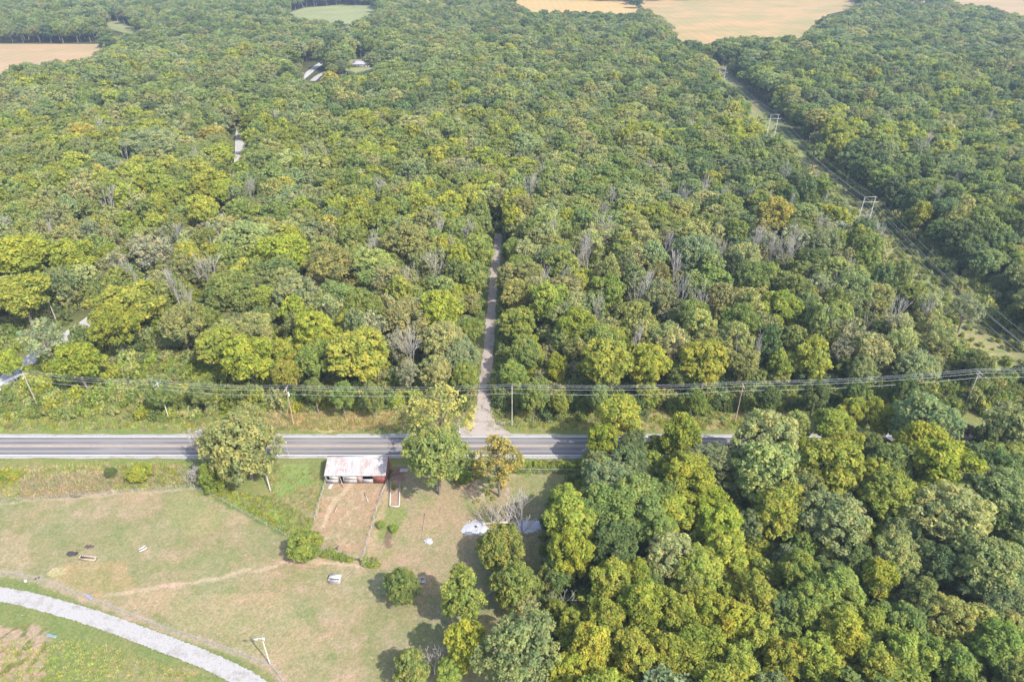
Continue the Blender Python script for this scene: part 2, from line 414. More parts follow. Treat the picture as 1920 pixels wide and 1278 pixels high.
M_shoulder = gravel_mat("gravel_shoulder", (.27, .25, .235), (.38, .36, .33), patch=(.23, .21, .155))
M_lane = gravel_mat("white_gravel", (.28, .265, .255), (.42, .40, .38), patch=(.27, .24, .21))
M_track = gravel_mat("track_gravel", (.27, .225, .19), (.44, .38, .34), patch=(.24, .20, .15))
M_side = gravel_mat("grey_asphalt", (.34, .33, .32), (.46, .44, .43))
X0, X1 = -1200, 118
def bend(x): return max(0, x - 85) ** 2 * .0022     # the road curves away on the right
RL = [(x, ROAD_C + bend(x)) for x in [X0, -600, -300] + list(range(-200, 420, 6))]
rw = (ROAD_N - ROAD_S)
ribbon("road_shoulder", RL, rw + 1.0, -.05, M_shoulder, .25, 2, sub=3)
ribbon("road", RL, rw - 1.0, .0, M_road, .05, 3, sub=4)
M_white = plain("road_paint_white", (.66, .65, .62), .12, 2); M_yellow = plain("road_paint_yellow", (.50, .34, .20), .22, .7)
def offset_line(line, d):
    out = []
    for i, (a, b) in enumerate(line):
        p, q = line[max(i - 1, 0)], line[min(i + 1, len(line) - 1)]
        t = Vector((q[0] - p[0], q[1] - p[1])).normalized(); out.append((a - t.y * d, b + t.x * d))
    return out
HW = 3.55
for d, wd, m_ in ((HW, .17, M_white), (-HW, .17, M_white), (.17, .13, M_yellow), (-.17, .13, M_yellow)):
    ribbon("road_marking", offset_line(RL, d), wd, .03, m_, 0, 5, sub=8)
ribbon("gravel_track", TRACK, 3.1, -.02, M_track, .3, 7, flare=lambda s: 5.5 * math.exp(-(s / 4.2) ** 1.6) + 1.1 * math.exp(-s / 14), sub=.9)
ribbon("side_road", SIDE, 5.4, -.02, M_side, .12, 8)
for d in (2.5, -2.5): ribbon("road_marking", offset_line(SIDE, d), .16, .012, M_white, 0, 5, sub=6)
ribbon("road_marking", offset_line(SIDE, 0), .2, .016, M_yellow, 0, 5, sub=6)
ribbon("gravel_lane", LANE, 3.1, -.03, M_lane, .13, 9, sub=.28)
ribbon("house_drive", wpoly([(586, 152), (596, 143), (612, 134), (640, 129), (664, 130), (700, 130)]), 5, .0, M_lane, .3, 10)

# ------------------------------------------------------------------ far fields
def field_mat(name, c0, c1, c2, sc=(.004, .03, 1)):
    m, t, o = mat(name); p = geo(t)
    n = noise(t, 1, 5, .6, mapping(t, p, sc)); n2 = noise(t, .02, 5, .65, p)
    c = mixc(t, ramp(t, n2, .42, .62), ramp(t, n, .35, .65, c0, c1), c2)
    wv = nd(t, 'ShaderNodeTexWave'); wv.inputs['Scale'].default_value = .035; wv.inputs['Distortion'].default_value = 1.5; t.links.new(mapping(t, p, (.9, .25, 1)), wv.inputs['Vector'])
    c = mixc(t, wv.outputs['Fac'], mixc(t, 1, c, (.96, .965, .96), 'MULTIPLY'), mixc(t, 1, c, (1.03, 1.03, 1.02), 'MULTIPLY'))
    bsdf(t, o, c, .95, .1); return m
M_tan = field_mat("ripe_crop", (.35, .235, .13), (.40, .27, .15), (.32, .235, .12))
M_or = field_mat("soy_crop", (.46, .27, .10), (.50, .31, .12), (.38, .28, .12))
M_fg = field_mat("green_crop", (.22, .23, .095), (.26, .26, .115), (.20, .215, .09))
M_mix = field_mat("mixed_crop", (.33, .245, .11), (.25, .225, .10), (.42, .26, .12))
FIELDS = [
 ("field", [(-250, 82), (215, 83), (222, 90), (170, 118), (100, 150), (0, 170), (-250, 170)], M_tan, [(-250, 81), (213, 82), (170, 106), (70, 112), (15, 122), (0, 138), (-250, 150)]),
 ("field", [(192, 41), (215, 38), (262, 56), (262, 72), (225, 60), (192, 52)], M_fg, [(195, 41), (214, 39), (258, 55), (258, 63), (228, 58), (200, 50)]),
 ("field", [(520, 31), (570, 15), (640, 9), (715, 11), (712, 30), (690, 50), (630, 60), (520, 44)], M_fg, [(528, 29), (570, 15), (640, 10), (710, 12), (700, 24), (672, 35), (655, 46), (630, 38)]),
 ("field", [(700, -14), (965, -14), (1190, 3), (1200, 26), (1195, 40), (960, 38), (800, 14)], M_or, [(790, -4), (962, -3), (1188, 4), (1195, 25), (1100, 20), (1000, 18), (970, 10), (965, 2), (790, 2)]),
 ("field", [(1196, 3), (1196, -14), (1605, -14), (1620, 12), (1550, 28), (1540, 62), (1470, 95), (1300, 100), (1230, 45)], M_mix, [(1198, 3), (1600, -3), (1612, 11), (1535, 28), (1526, 52), (1500, 66), (1420, 66), (1360, 66), (1340, 70), (1280, 78), (1272, 60), (1242, 36), (1215, 18)]),
 ("field", [(1660, -14), (2300, -14), (2300, 40), (1920, 40), (1840, 22), (1720, 10)], M_tan, [(1690, -4), (2100, -4), (2100, 30), (1920, 28), (1850, 10), (1780, 2), (1700, 4)]),
 ("field", [(645, 112), (706, 112), (712, 148), (650, 150)], M_fg, [(655, 112), (702, 112), (704, 138), (660, 138)]),
]
for nm, pts, m_, _vis in FIELDS:
    q = wpoly(pts); me = bpy.data.meshes.new(nm); me.from_pydata([(a, b, .12) for a, b in q], [], [tuple(range(len(q)))][::-1]); me.materials.append(m_)
    if me.polygons and me.polygons[0].normal.z < 0: me.flip_normals()
    tag(link(bpy.data.objects.new(nm, me)), kind="structure")

exec_after_structure = True
# ------------------------------------------------------------------ crowns
def crown_data(seed, lobes, env=(5, 5, 5), zc=10.5, nclump=110, nleaf=90, leaf=.34, clump_r=1.15, lobe_r=2.5, inner=1200, jit=.42, low=.25):
    rs = np.random.RandomState(seed)
    L = []
    for i in range(lobes):
        a = i * 2.399 + rs.uniform(-.4, .4); zz = -.55 + 1.35 * ((i + .5) / lobes) + rs.uniform(-.1, .1); zz = min(zz, .8)
        rr = math.sqrt(max(.05, 1 - zz * zz)) * rs.uniform(.45, .86)
        L.append((env[0] * rr * math.cos(a), env[1] * rr * math.sin(a), zc + env[2] * zz * .78, lobe_r * rs.uniform(.62, 1.3)))
    L.append((rs.uniform(-1, 1), rs.uniform(-1, 1), zc + env[2] * .7, lobe_r * rs.uniform(.7, 1.0)))
    L = np.array(L); cc = []
    tries = 0
    while len(cc) < nclump and tries < nclump * 40:
        tries += 1; l = L[rs.randint(len(L))]; d = rs.normal(size=3); d /= np.linalg.norm(d)
        if d[2] < -.15 and rs.rand() > low: continue
        p = l[:3] + d * l[3] * rs.uniform(.8, 1.12)
        if any(np.linalg.norm(p - k[:3]) < k[3] * .72 for k in L): continue
        if any(np.linalg.norm(p - q[:3]) < clump_r * .62 for q in cc): continue
        cc.append((*p, clump_r * rs.uniform(.65, 1.25), rs.rand()))
    cc = np.array(cc)
    idx = np.repeat(np.arange(len(cc)), nleaf); n = len(idx)
    d = rs.normal(size=(n, 3)); d /= np.linalg.norm(d, axis=1)[:, None]
    flip = (d[:, 2] < -.1) & (rs.rand(n) < .6); d[flip, 2] *= -1
    pos = cc[idx, :3] + d * (cc[idx, 3] * rs.uniform(.7, 1.08, n))[:, None]
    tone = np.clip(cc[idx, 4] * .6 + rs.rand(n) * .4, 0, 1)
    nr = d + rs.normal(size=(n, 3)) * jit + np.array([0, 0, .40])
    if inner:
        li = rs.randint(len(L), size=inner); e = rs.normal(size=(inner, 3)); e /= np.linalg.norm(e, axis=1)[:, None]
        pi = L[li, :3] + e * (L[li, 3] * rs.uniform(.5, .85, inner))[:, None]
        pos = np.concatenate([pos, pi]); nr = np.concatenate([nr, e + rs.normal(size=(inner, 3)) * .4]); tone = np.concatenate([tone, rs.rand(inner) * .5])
    sz = leaf * rs.uniform(.6, 1.35, len(pos)); sz[n:] *= 1.7
    nr /= np.linalg.norm(nr, axis=1)[:, None]
    t = np.cross(nr, rs.normal(size=nr.shape)); t /= np.linalg.norm(t, axis=1)[:, None]; b = np.cross(nr, t)
    el = rs.uniform(.55, 1, len(pos))
    A = t * sz[:, None]; B = b * (sz * el)[:, None]
    V = np.stack([pos - A * .9 - B * .35, pos + A * .25 - B, pos + A, pos - A * .2 + B], 1).reshape(-1, 3)
    return V, tone, L
def trunk_mb(L, rs, H=16, lean=0, spindly=False, mi=0, base_r=.34):
    mb = MB(); top = Vector((rs.uniform(-.5, .5), rs.uniform(-.5, .5), H * .52))
    mb.tube([(0, 0, -.4), (0.05, 0, .3), (top.x * .4, top.y * .4, H * .28), top, (top.x * 1.3, top.y, H * .78)], [base_r * 1.35, base_r, base_r * .85, base_r * .6, base_r * .12], 6, mi)
    for l in L:
        st = Vector((0, 0, 0)).lerp(Vector((top.x, top.y, H * .55)), rs.uniform(.6, 1)); e = Vector(l[:3]); m = st.lerp(e, .5) + Vector((0, 0, -.4))
        mb.tube([st, m, e], [base_r * .45, base_r * .28, .05], 5 if not spindly else 4, mi, False)
        for k in range(5 if spindly else 2):
            q = Vector(l[:3]) + Vector((rs.uniform(-1, 1), rs.uniform(-1, 1), rs.uniform(-.3, 1))) * l[3] * (1.05 if spindly else .7)
            mb.tube([m.lerp(e, rs.uniform(.2, 1)), q], [base_r * .2, .03], 4, mi, False)
    return mb
def add_tone(me, tone):
    a = me.attributes.new("tone", 'FLOAT', 'FACE'); a.data.foreach_set("value", tone.astype(np.float32))
def crown_proto(name, seed, spindly=False, **kw):
    V, tone, L = crown_data(seed, **kw)
    me = np_mesh(name, V, np.arange(len(V)).reshape(-1, 4), [M_leaf]); add_tone(me, tone)
    tr = trunk_mb(L, random.Random(seed), spindly=spindly).mesh("trunk", M_bark, True)
    return me, tr
def joint_proto(name, seed, spindly=False, trunk=True, **kw):
    V, tone, L = crown_data(seed, **kw)
    Fq = np.arange(len(V)).reshape(-1, 4); midx = np.zeros(len(Fq), int)
    if trunk:
        tm = trunk_mb(L, random.Random(seed), spindly=spindly)
        k = len(V); V = np.concatenate([V, np.array(tm.v)]); Fq = np.concatenate([Fq, np.array(tm.f) + k]); midx = np.concatenate([midx, np.ones(len(tm.f), int)])
        tone = np.concatenate([tone, np.full(len(tm.f), .5)])
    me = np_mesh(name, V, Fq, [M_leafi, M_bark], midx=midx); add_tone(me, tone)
    return bpy.data.objects.new(name, me)
# near prototypes: (crown, trunk), crown radius ~5.6, height ~16
KN = dict(nclump=225, nleaf=68, leaf=.235, clump_r=.85, inner=1500, jit=.65)
NEAR = {
 'lumpy': [crown_proto("crown", 1, lobes=10, env=(4.6, 4.4, 5.4), **KN), crown_proto("crown", 2, lobes=13, env=(5.0, 4.5, 5.0), lobe_r=2.0, **KN), crown_proto("crown", 3, lobes=9, env=(4.6, 5, 5.2), lobe_r=2.5, **KN), crown_proto("crown", 14, lobes=12, env=(4.9, 4.6, 5.6), lobe_r=1.9, **KN)],
 'tall': [crown_proto("crown", 4, lobes=14, env=(4.4, 4.2, 7.2), zc=9.0, lobe_r=1.9, **KN), crown_proto("crown", 5, lobes=13, env=(4.5, 4.6, 6.8), zc=9.2, lobe_r=2.1, **KN)],
 'sparse3': [crown_proto('crown', 18, True, lobes=10, env=(5.3, 5.2, 4.8), clump_r=.8, nclump=60, nleaf=34, leaf=.22, lobe_r=1.9, inner=60, jit=.8, low=.6)],
 'sparse2': [crown_proto('crown', 17, True, lobes=12, env=(5.2, 5.0, 5.4), clump_r=.75, nclump=115, nleaf=40, leaf=.23, lobe_r=1.7, inner=120, jit=.8, low=.6)],
 'airy': [crown_proto("crown", 15, True, lobes=12, env=(5.2, 5.0, 5.4), clump_r=.85, nclump=150, nleaf=40, leaf=.24, lobe_r=1.8, inner=250, jit=.8, low=.6), crown_proto("crown", 16, True, lobes=12, env=(5.3, 5.0, 5.4), clump_r=.8, nclump=160, nleaf=36, leaf=.24, lobe_r=1.9, inner=250, jit=.8, low=.6)],
 'fine': [crown_proto("crown", 6, lobes=12, env=(5.0, 4.8, 4.8), clump_r=.78, nclump=240, nleaf=70, leaf=.215, lobe_r=2.2, jit=.7), crown_proto("crown", 7, lobes=9, env=(4.8, 5.0, 5.0), clump_r=.82, nclump=230, nleaf=72, leaf=.215, lobe_r=2.6, jit=.7)],
 'sparse': [crown_proto("crown", 8, True, lobes=10, env=(5.2, 5.0, 4.8), clump_r=.85, nclump=95, nleaf=34, leaf=.24, lobe_r=2.0, inner=150, jit=.8, low=.6), crown_proto("crown", 9, True, lobes=9, env=(5.0, 5.2, 5.4), clump_r=.8, nclump=90, nleaf=34, leaf=.24, lobe_r=2.2, inner=120, jit=.8, low=.6)],
}
KIND = {'yg': 'lumpy', 'bg': 'lumpy', 'mg': 'lumpy', 'dg': 'lumpy', 'gg': 'fine', 'pale': 'fine', 'ol': 'fine', 'gold': 'lumpy', 'red': 'fine', 'br': 'fine', 'og': 'fine', 'au': 'sparse2', 'sy': 'sparse3', 'sp': 'sparse', 'gs': 'sparse', 'gt': 'tall', 'yt': 'tall'}
PAL = {'yg': (.325, .345, .070), 'bg': (.270, .320, .080), 'mg': (.235, .280, .092), 'dg': (.158, .205, .088), 'gg': (.262, .300, .140), 'ol': (.315, .320, .135), 'og': (.260, .292, .095),
       'pale': (.345, .365, .150), 'gold': (.42, .37, .09), 'au': (.38, .345, .11), 'red': (.36, .20, .12), 'br': (.315, .300, .125), 'sp': (.365, .360, .165), 'sy': (.40, .375, .15), 'gs': (.325, .335, .220), 'yt': (.325, .345, .070), 'gt': (.270, .320, .080)}
WORDS = {'yg': 'yellow-green', 'bg': 'bright green', 'mg': 'mid green', 'dg': 'dark green', 'gg': 'grey-green', 'ol': 'olive green', 'pale': 'pale green', 'gold': 'golden yellow', 'red': 'rust red', 'br': 'brownish olive', 'og': 'olive green', 'au': 'orange-yellow', 'sy': 'sparse yellowish', 'sp': 'thin olive', 'gs': 'thin grey-green', 'yt': 'yellow-green', 'gt': 'bright green'}

# hand-placed crowns: centre x, centre y, width (photo px), key [, label [, height factor]]
HAND = []
def H(*rows): HAND.extend(rows)
H(  # lower right wood
 (1300,889,80,'yg'),(1345,985,88,'yg'),(1440,880,112,'pale'),(1382,935,44,'dg'),(1555,882,120,'yg'),(1663,872,82,'mg'),(1775,880,115,'yg'),(1882,892,96,'dg'),
 (1465,962,92,'yg'),(1407,985,58,'gg'),(1560,985,110,'gg'),(1665,930,108,'bg'),(1628,1004,52,'yt'),(1686,1002,70,'gg'),(1780,970,125,'pale'),(1865,928,110,'gg'),
 (1753,1060,88,'dg'),(1850,1070,120,'gg'),(1805,1030,70,'gg'),(1493,1068,76,'bg'),(1552,1078,60,'dg'),(1598,1056,66,'dg'),(1643,1088,72,'yt'),(1690,1105,55,'gg'),
 (1313,1062,90,'yg'),(1362,1042,78,'yt'),(1410,1012,42,'yg'),(1320,1140,82,'yg'),(1423,1125,78,'yg'),(1373,1172,80,'yg'),(1467,1150,70,'dg'),(1512,1145,88,'bg'),
 (1567,1117,98,'bg'),(1580,1195,98,'yt'),(1632,1172,78,'yg'),(1682,1170,88,'mg'),(1725,1165,64,'dg'),(1780,1160,84,'pale'),(1832,1170,70,'pale'),(1882,1135,88,'gg'),
 (1893,1185,66,'pale'),(1872,1216,108,'bg'),(1780,1245,90,'bg'),(1705,1236,98,'bg'),(1640,1255,90,'yg'),(1533,1245,92,'yg'),(1467,1238,84,'yg'),(1415,1204,74,'yt'),
 (1382,1244,84,'yg'),(1310,1218,88,'yg'),(1897,1266,90,'mg'),(1270,1150,78,'yg'),(1257,1230,90,'yg'),(1180,1232,92,'yg'),(1107,1214,90,'yt'),(1073,1264,78,'yg'),
 (1207,1135,88,'yt'),(1190,1082,70,'yg'),(1140,1087,84,'yg'),(1133,1170,76,'yt'),(1257,1040,84,'pale'),(1225,1075,60,'mg'),
 (1123,960,100,'mg'),(1190,945,108,'mg'),(1060,945,60,'mg'),(1157,1022,94,'dg'),(1223,992,80,'mg'),(1123,887,66,'ol'),(1175,880,80,'dg'),(1240,930,70,'mg'),
 (1160,787,98,'yg'),(1130,830,70,'yg'),(1187,840,60,'dg'),(1275,825,84,'yt'),(1285,905,100,'yg'),(1265,965,80,'yg'),(1322,940,66,'yg'),
 (1430,822,120,'pale'),(1500,800,50,'pale'),(1567,803,74,'yg'),(1602,776,58,'yg'),(1648,785,62,'yg'),(1732,792,108,'gg'),(1860,822,70,'dg'),(1873,778,64,'sp'),
 (1570,845,80,'yg'),(1723,842,108,'yg'),(1630,838,60,'mg'),(1813,834,30,'red'),(1806,804,30,'red'),(1500,850,60,'yg'),(1905,850,60,'yg'),(1640,900,70,'yg'),(1500,920,80,'gg'),
 # lone trees round the pasture and the yard
 (1067,1038,88,'yt','bright yellow-green tree standing right of the white-barked dead tree'),
 (1024,1088,46,'og','small olive tree squeezed below the bright yellow-green one', 8.0),
 (937,1022,84,'og','olive green tree overhanging the left white rubble heap', 11.0),
 (967,1096,84,'og','olive green tree in the middle of the slanting row', 11.0),
 (985,1135,56,'sp','thin olive tree at the lower end of the slanting row'),
 (866,1122,88,'gt','bright green oval tree on the pasture above the yellow-green one'),
 (873,1212,82,'yt','yellow-green tree directly below the bright green oval tree'),
 (845,1258,60,'bg','small bright green tree at the lower edge, below yellow-green one'),
 (975,1215,140,'gg','wide grey-green tree at the bottom centre of the photo'),
 (772,1248,72,'og','dull olive tree at the bottom edge beside bare branches', 8.0),
 (752,1092,64,'og','oval olive tree standing alone in the pasture', 9.0),
 (562,1003,76,'bg','round drooping bush at the end of the slanting fence', 5.6),
 (818,854,112,'og','leafy green tree between the barn and the road'),
 (822,770,126,'sy','sparse yellowing tree with bare trunk on the road verge'),
 (935,862,104,'au','sparse orange-yellow tree on the near verge opposite the track'),
 (456,838,124,'br','large olive-brown tree overhanging the road left of the barn', 18.5),
 (470,785,70,'sp','pale olive tree top behind the large brown-green tree'),
 (392,885,50,'gt','green ivy-covered bush at the corner of the pasture fence', 8.0),
 (258,876,46,'yg','light green bush on the verge beside a small dark shrub', 5.0),
 (205,879,26,'dg','small dark green shrub on the south verge', 2.6),
 (848,1003,0,''),
)
H(  # beyond the road
 (33,486,108,'yg'),(133,486,80,'yg'),(40,562,92,'yg'),(280,476,86,'gs'),(203,485,42,'yg'),(460,453,86,'pale'),(243,576,122,'yg'),(217,614,96,'yg'),(85,640,80,'gs'),
 (147,682,84,'yg'),(18,680,46,'yg'),(540,476,84,'yg'),(433,550,92,'mg'),(500,562,56,'yg'),(493,606,54,'mg'),(417,653,78,'yg'),(467,672,96,'yg'),(533,702,56,'yg'),
 (534,662,58,'yg'),(590,632,92,'yg'),(673,666,122,'yg'),(660,612,60,'yg'),(680,584,78,'mg'),(827,590,86,'yg'),(828,640,76,'ol'),(763,599,78,'ol'),(860,668,58,'gg'),
 (880,625,46,'mg'),(872,711,50,'bg'),(893,472,66,'mg'),(888,520,50,'mg'),(962,470,42,'bg'),(969,505,46,'bg'),(968,552,58,'br'),(1023,569,82,'bg'),(975,613,68,'bg'),
 (996,522,58,'ol'),(962,703,52,'bg'),(984,664,62,'mg'),(1043,690,44,'yt'),(1083,616,80,'yg'),(1133,684,96,'yg'),(1207,682,84,'yg'),(1160,640,58,'yg'),(1133,549,72,'bg'),
 (1037,490,58,'gg'),(1247,643,68,'gg'),(1050,746,42,'yg'),(1213,734,38,'yg'),(1000,746,58,'mg'),(1323,684,88,'yg'),(1387,613,80,'mg'),(1453,580,78,'bg'),(1437,518,44,'bg'),
 (1513,586,64,'gg'),(1520,675,66,'yt'),(1467,682,52,'bg'),(1390,680,58,'ol'),(1580,662,58,'gs'),(1717,692,60,'gg'),(1830,687,58,'dg'),(1807,698,24,'red'),(1707,560,62,'mg'),
 (1813,582,66,'gs'),(1687,613,54,'sp'),(1570,495,30,'gold'),(1390,486,58,'ol'),(1307,476,78,'gg'),(1527,495,58,'dg'),(340,612,76,'ol'),(760,455,80,'ol'),(620,500,80,'ol'),
 (700,500,70,'pale'),(560,560,80,'ol'),(1060,640,50,'mg'),(1300,590,60,'mg'),(1240,560,60,'gg'),(1270,700,50,'mg'),(770,700,50,'gs'),(740,650,60,'gs'),(820,700,56,'ol'),
 (1640,560,60,'ol'),(1620,700,50,'gg'),(1760,640,60,'sp'),(1450,405,72,'gold'),(155,258,54,'gold'),(1375,212,40,'gold'),(378,400,62,'yg'),(285,272,100,'gg'),(1530,284,30,'mg'),
 (1742,127,14,'red'),(620,155,36,'gold'),(700,115,30,'gg'),(300,740,50,'mg'),(380,735,50,'mg'),(590,735,44,'mg'),(640,742,50,'mg'),(700,745,46,'mg'),(440,740,40,'mg'),(1120,748,46,'mg'),(1300,750,46,'mg'),(1440,745,50,'dg'),(1530,742,52,'dg'),(1600,738,46,'dg'),(1700,735,50,'dg'),
)
rng = np.random.RandomState(77)
T = []   # dict per tree
def tree_from_px(px, py, wpx, key, label=None, low=None):
    Ht = low or 14.0
    for _ in range(3):
        zc = Ht * (.5 if low else .64); g = G(px, py, zc); dep = P(g.x, g.y, zc)[2]
        wid = wpx / F * dep; r = wid / 2; Ht = min(19.5, max(2.2, 1.05 * wid + 4.2 if wid > 6 else wid * 1.35))
    if low: Ht = low
    elif key in ('yt', 'gt') : Ht = min(20, Ht * 1.1)
    return dict(x=g.x, y=g.y, r=r * (1.12 if not label and not 740 < py < 870 else 1.02), h=Ht, key=key, u=px, v=py, w=wpx, hand=True, label=label, sz=wpx, low=low)
for row in HAND:
    if row[2] == 0: continue
    T.append(tree_from_px(row[0], row[1], row[2], row[3], row[4] if len(row) > 4 else None, row[5] if len(row) > 5 else None))
nh = len(T)
# random forest ----------------------------------------------------------
def region_key(u, v, rs, ns):
    def pick(d):
        k = list(d); p = np.array([d[q] for q in k], float); return k[rs.choice(len(k), p=p / p.sum())]
    if v < 90: return pick(dict(dg=3, mg=3, gg=2.2, ol=1.4, br=.1))
    if v < 220:
        return pick(dict(mg=3, gg=3, ol=2, yg=.8, dg=1.2, pale=.2, gold=.03)) if u < 1250 else pick(dict(dg=3, mg=3.4, gg=1.6, yg=.7, ol=1))
    warm = max(0.0, min(1.0, (ns - .3) / .4)); cool = 1 - warm
    if v < 420:
        if u < 950: return pick(dict(yg=1 + 4 * warm, og=1 + 1.5 * warm, mg=.8 + 2.4 * cool, ol=.8 + 1.5 * cool, gg=.3 + 1.5 * cool, pale=.5 * warm, gold=.05, sp=.5))
        if u < 1250: return pick(dict(yg=.8 + 3 * warm, og=1, mg=.8 + 2 * cool, gg=.3 + 1.8 * cool, ol=1.2, pale=.4, sp=.4))
        return pick(dict(dg=.6 + 2.6 * cool, mg=2.6, gg=.6 + cool, ol=1, yg=.3 + 2 * warm, sp=.2))
    if v < 800:
        if u < 900: return pick(dict(yg=.8 + 2.6 * warm, og=1.4, ol=1 + 2 * cool, gg=.3 + 1.2 * cool, pale=.6, mg=1.2, sp=1.2, gs=.2 + .8 * cool, gold=.04))
        if u < 1350: return pick(dict(ol=1.2 + 1.4 * cool, gg=.5 + 1.2 * cool, pale=.7, og=1.6, mg=1.2, yg=.4 + 1.8 * warm, sp=1.5, gs=.8, br=.25))
        if u > 1640 + (v - 400) * .9: return pick(dict(dg=2.6, mg=2.4, gg=.8, ol=.8))
        return pick(dict(gg=.6 + 1.2 * cool, ol=1.8, dg=.4 + 1.4 * cool, mg=1.8, og=.6 + 1.4 * warm, sp=1.4, gs=1.0, br=.2))
    if u > 1560: return pick(dict(gg=3, dg=2.6, mg=2, bg=1, pale=.8))
    return pick(dict(yg=4, bg=1.6, mg=1.2, gg=1, dg=.8))
VIS = [f[3] for f in FIELDS] + [[(552, 158), (596, 117), (612, 124), (596, 140), (640, 126), (665, 128), (660, 132), (600, 145), (578, 158)], [(1492, 282), (1530, 280), (1552, 296), (1545, 318), (1512, 312), (1488, 296)]]
WOOD_S = [(1105, 850), (1040, 935), (1035, 1000), (1015, 1100), (1060, 1190), (1000, 1290), (850, 1290), (850, 1500), (2500, 1500), (2500, 770), (1850, 800), (1800, 815), (1400, 818), (1200, 835)]
cand = []
y = 60.0
row = 0
while y < 1330:
    s = 9.2 if y < 330 else (11.2 if y < 560 else 13.6)
    half = .75 * (y * cp + 100 * sp_) + 45
    xs = np.arange(-half, half, s) + (row % 2) * s / 2
    cand.append(np.stack([xs + rng.uniform(-.33, .33, len(xs)) * s, np.full(len(xs), y) + rng.uniform(-.33, .33, len(xs)) * s, np.full(len(xs), s)], 1))
    y += s * .87; row += 1
cand = np.concatenate(cand); cx, cy, cs = cand.T
hn = vnoise(cx, cy, 45, 91); hh = (11.5 + 5.4 * hn) * np.where(cy > 450, 1.2, 1.0) + rng.uniform(-1.8, 2.6, len(cx)); rr = cs * rng.uniform(.46, .72, len(cx)) * np.where(rng.rand(len(cx)) < .16, 1.3, 1)
rr[(cy > 140) & (cy < 250) & (rng.rand(len(cx)) < .4)] *= .8
u0, v0, dep0 = P(cx, cy, hh * .64)
ok = np.ones(len(cx), bool)
ok &= (cy > ROAD_N + 18 + rr * .6 + 5 * (fbm(cx, cx * 0, 20, 17) - .5)) | inpoly(u0, v0, WOOD_S)
south = cy < ROAD_C + 12
ok &= ~(south & (np.abs(cy - ROAD_C - np.maximum(0, cx - 85) ** 2 * .0022) < 7.5))
ok &= ~(~south & (cy < ROAD_C + np.maximum(0, cx - 85) ** 2 * .0022 + 20))
ok &= dist_line(cx, cy, TRACK) > rr * .86 + 1.6
side_open = ((v0 > 225) & (v0 < 345)) | (v0 < 165) | (v0 > 585)
ok &= dist_line(cx, cy, SIDE) > np.where(side_open, rr * .62 + 2.3, rr * .3 + .6)
lc = 137 + (cy - 130) * .05
ok &= ~((cx > lc - 4 - rr * .3) & (cx < lc + 23 + rr * .4) & (cy < 640) & (cy > 135))
ok &= ~((cx < -84) & (cy < 178)) & ~((u0 < 118) & (v0 > 590) & ~inpoly(u0, v0, WOOD_S))                        # low scrub on the left stays treeless
for ox, oz in ((0, 0), (0, .36), (-.8, .05), (.8, .05), (0, -.34)):
    uu, vv, _ = P(cx + ox * rr, cy, hh * (.64 + oz))
    for pl in VIS: ok &= ~inpoly(uu, vv, pl)
ub, vb, _ = P(cx, cy, 0)
for f in FIELDS: ok &= ~inpoly(ub, vb, [(a, b) for a, b in f[3]])
hx = np.array([[t['x'], t['y'], t['r']] for t in T])
D = np.hypot(cx[:, None] - hx[None, :, 0], cy[:, None] - hx[None, :, 1])
ok &= (D > (rr[:, None] + hx[None, :, 2]) * np.where(south, .52, .60)[:, None]).all(1)
VPTS = [(664, 122), (680, 124), (697, 124), (664, 131), (697, 133), (3, 722), (16, 712), (28, 702), (45, 683), (131, 628), (165, 601), (321, 492), (572, 142), (590, 128), (1590, 352), (1885, 560), (1512, 300), (1530, 312), (1498, 296)]
for pu, pv_ in VPTS:
    _, vt_, _ = P(cx, cy, hh); _, vb_, _ = P(cx, cy, hh * .25)
    ok &= ~((((u0 - pu) / (rr * F / dep0 * 1.05)) ** 2 + ((pv_ - (vt_ + vb_) / 2) / ((vb_ - vt_) / 2 * 1.05 + 1)) ** 2) < 1)
SNX = [tuple(G(a, b + 6)[:2]) for a, b in ((343, 480), (345, 590), (405, 565), (170, 505), (220, 420), (1143, 408), (1465, 520), (1478, 505), (1585, 560), (1632, 500), (1718, 310), (1790, 305), (1195, 605), (1100, 520), (772, 712), (1613, 640), (1665, 650), (1260, 560), (818, 545), (262, 415), (1080, 530), (1405, 500), (1130, 480), (700, 215), (530, 260), (1190, 700), (995, 390), (250, 330))]
for qx, qy in SNX: ok &= ~((np.abs(cx - qx) < rr * .75) & (cy > qy - rr * 2.4) & (cy < qy + rr * .4))
# do not let fill trees cover the lone trees' surroundings on the screen
ok &= ~((v0 > 1150) & (u0 < 1040)) | ~south
ut_, vt3, _ = P(cx, cy, hh); ok &= ~(south & (vt3 < 822) & (u0 < 1460))
rs_ = np.random.RandomState(5)
tn = vnoise(cx, cy, 38, 123)
for i in np.nonzero(ok)[0]:
    T.append(dict(x=float(cx[i]), y=float(cy[i]), r=float(rr[i]), h=float(hh[i]), u=float(u0[i]), v=float(v0[i]), key=region_key(u0[i], v0[i], rs_, tn[i]), hand=False, label=None, low=None, sz=float(2 * rr[i] / dep0[i] * F)))
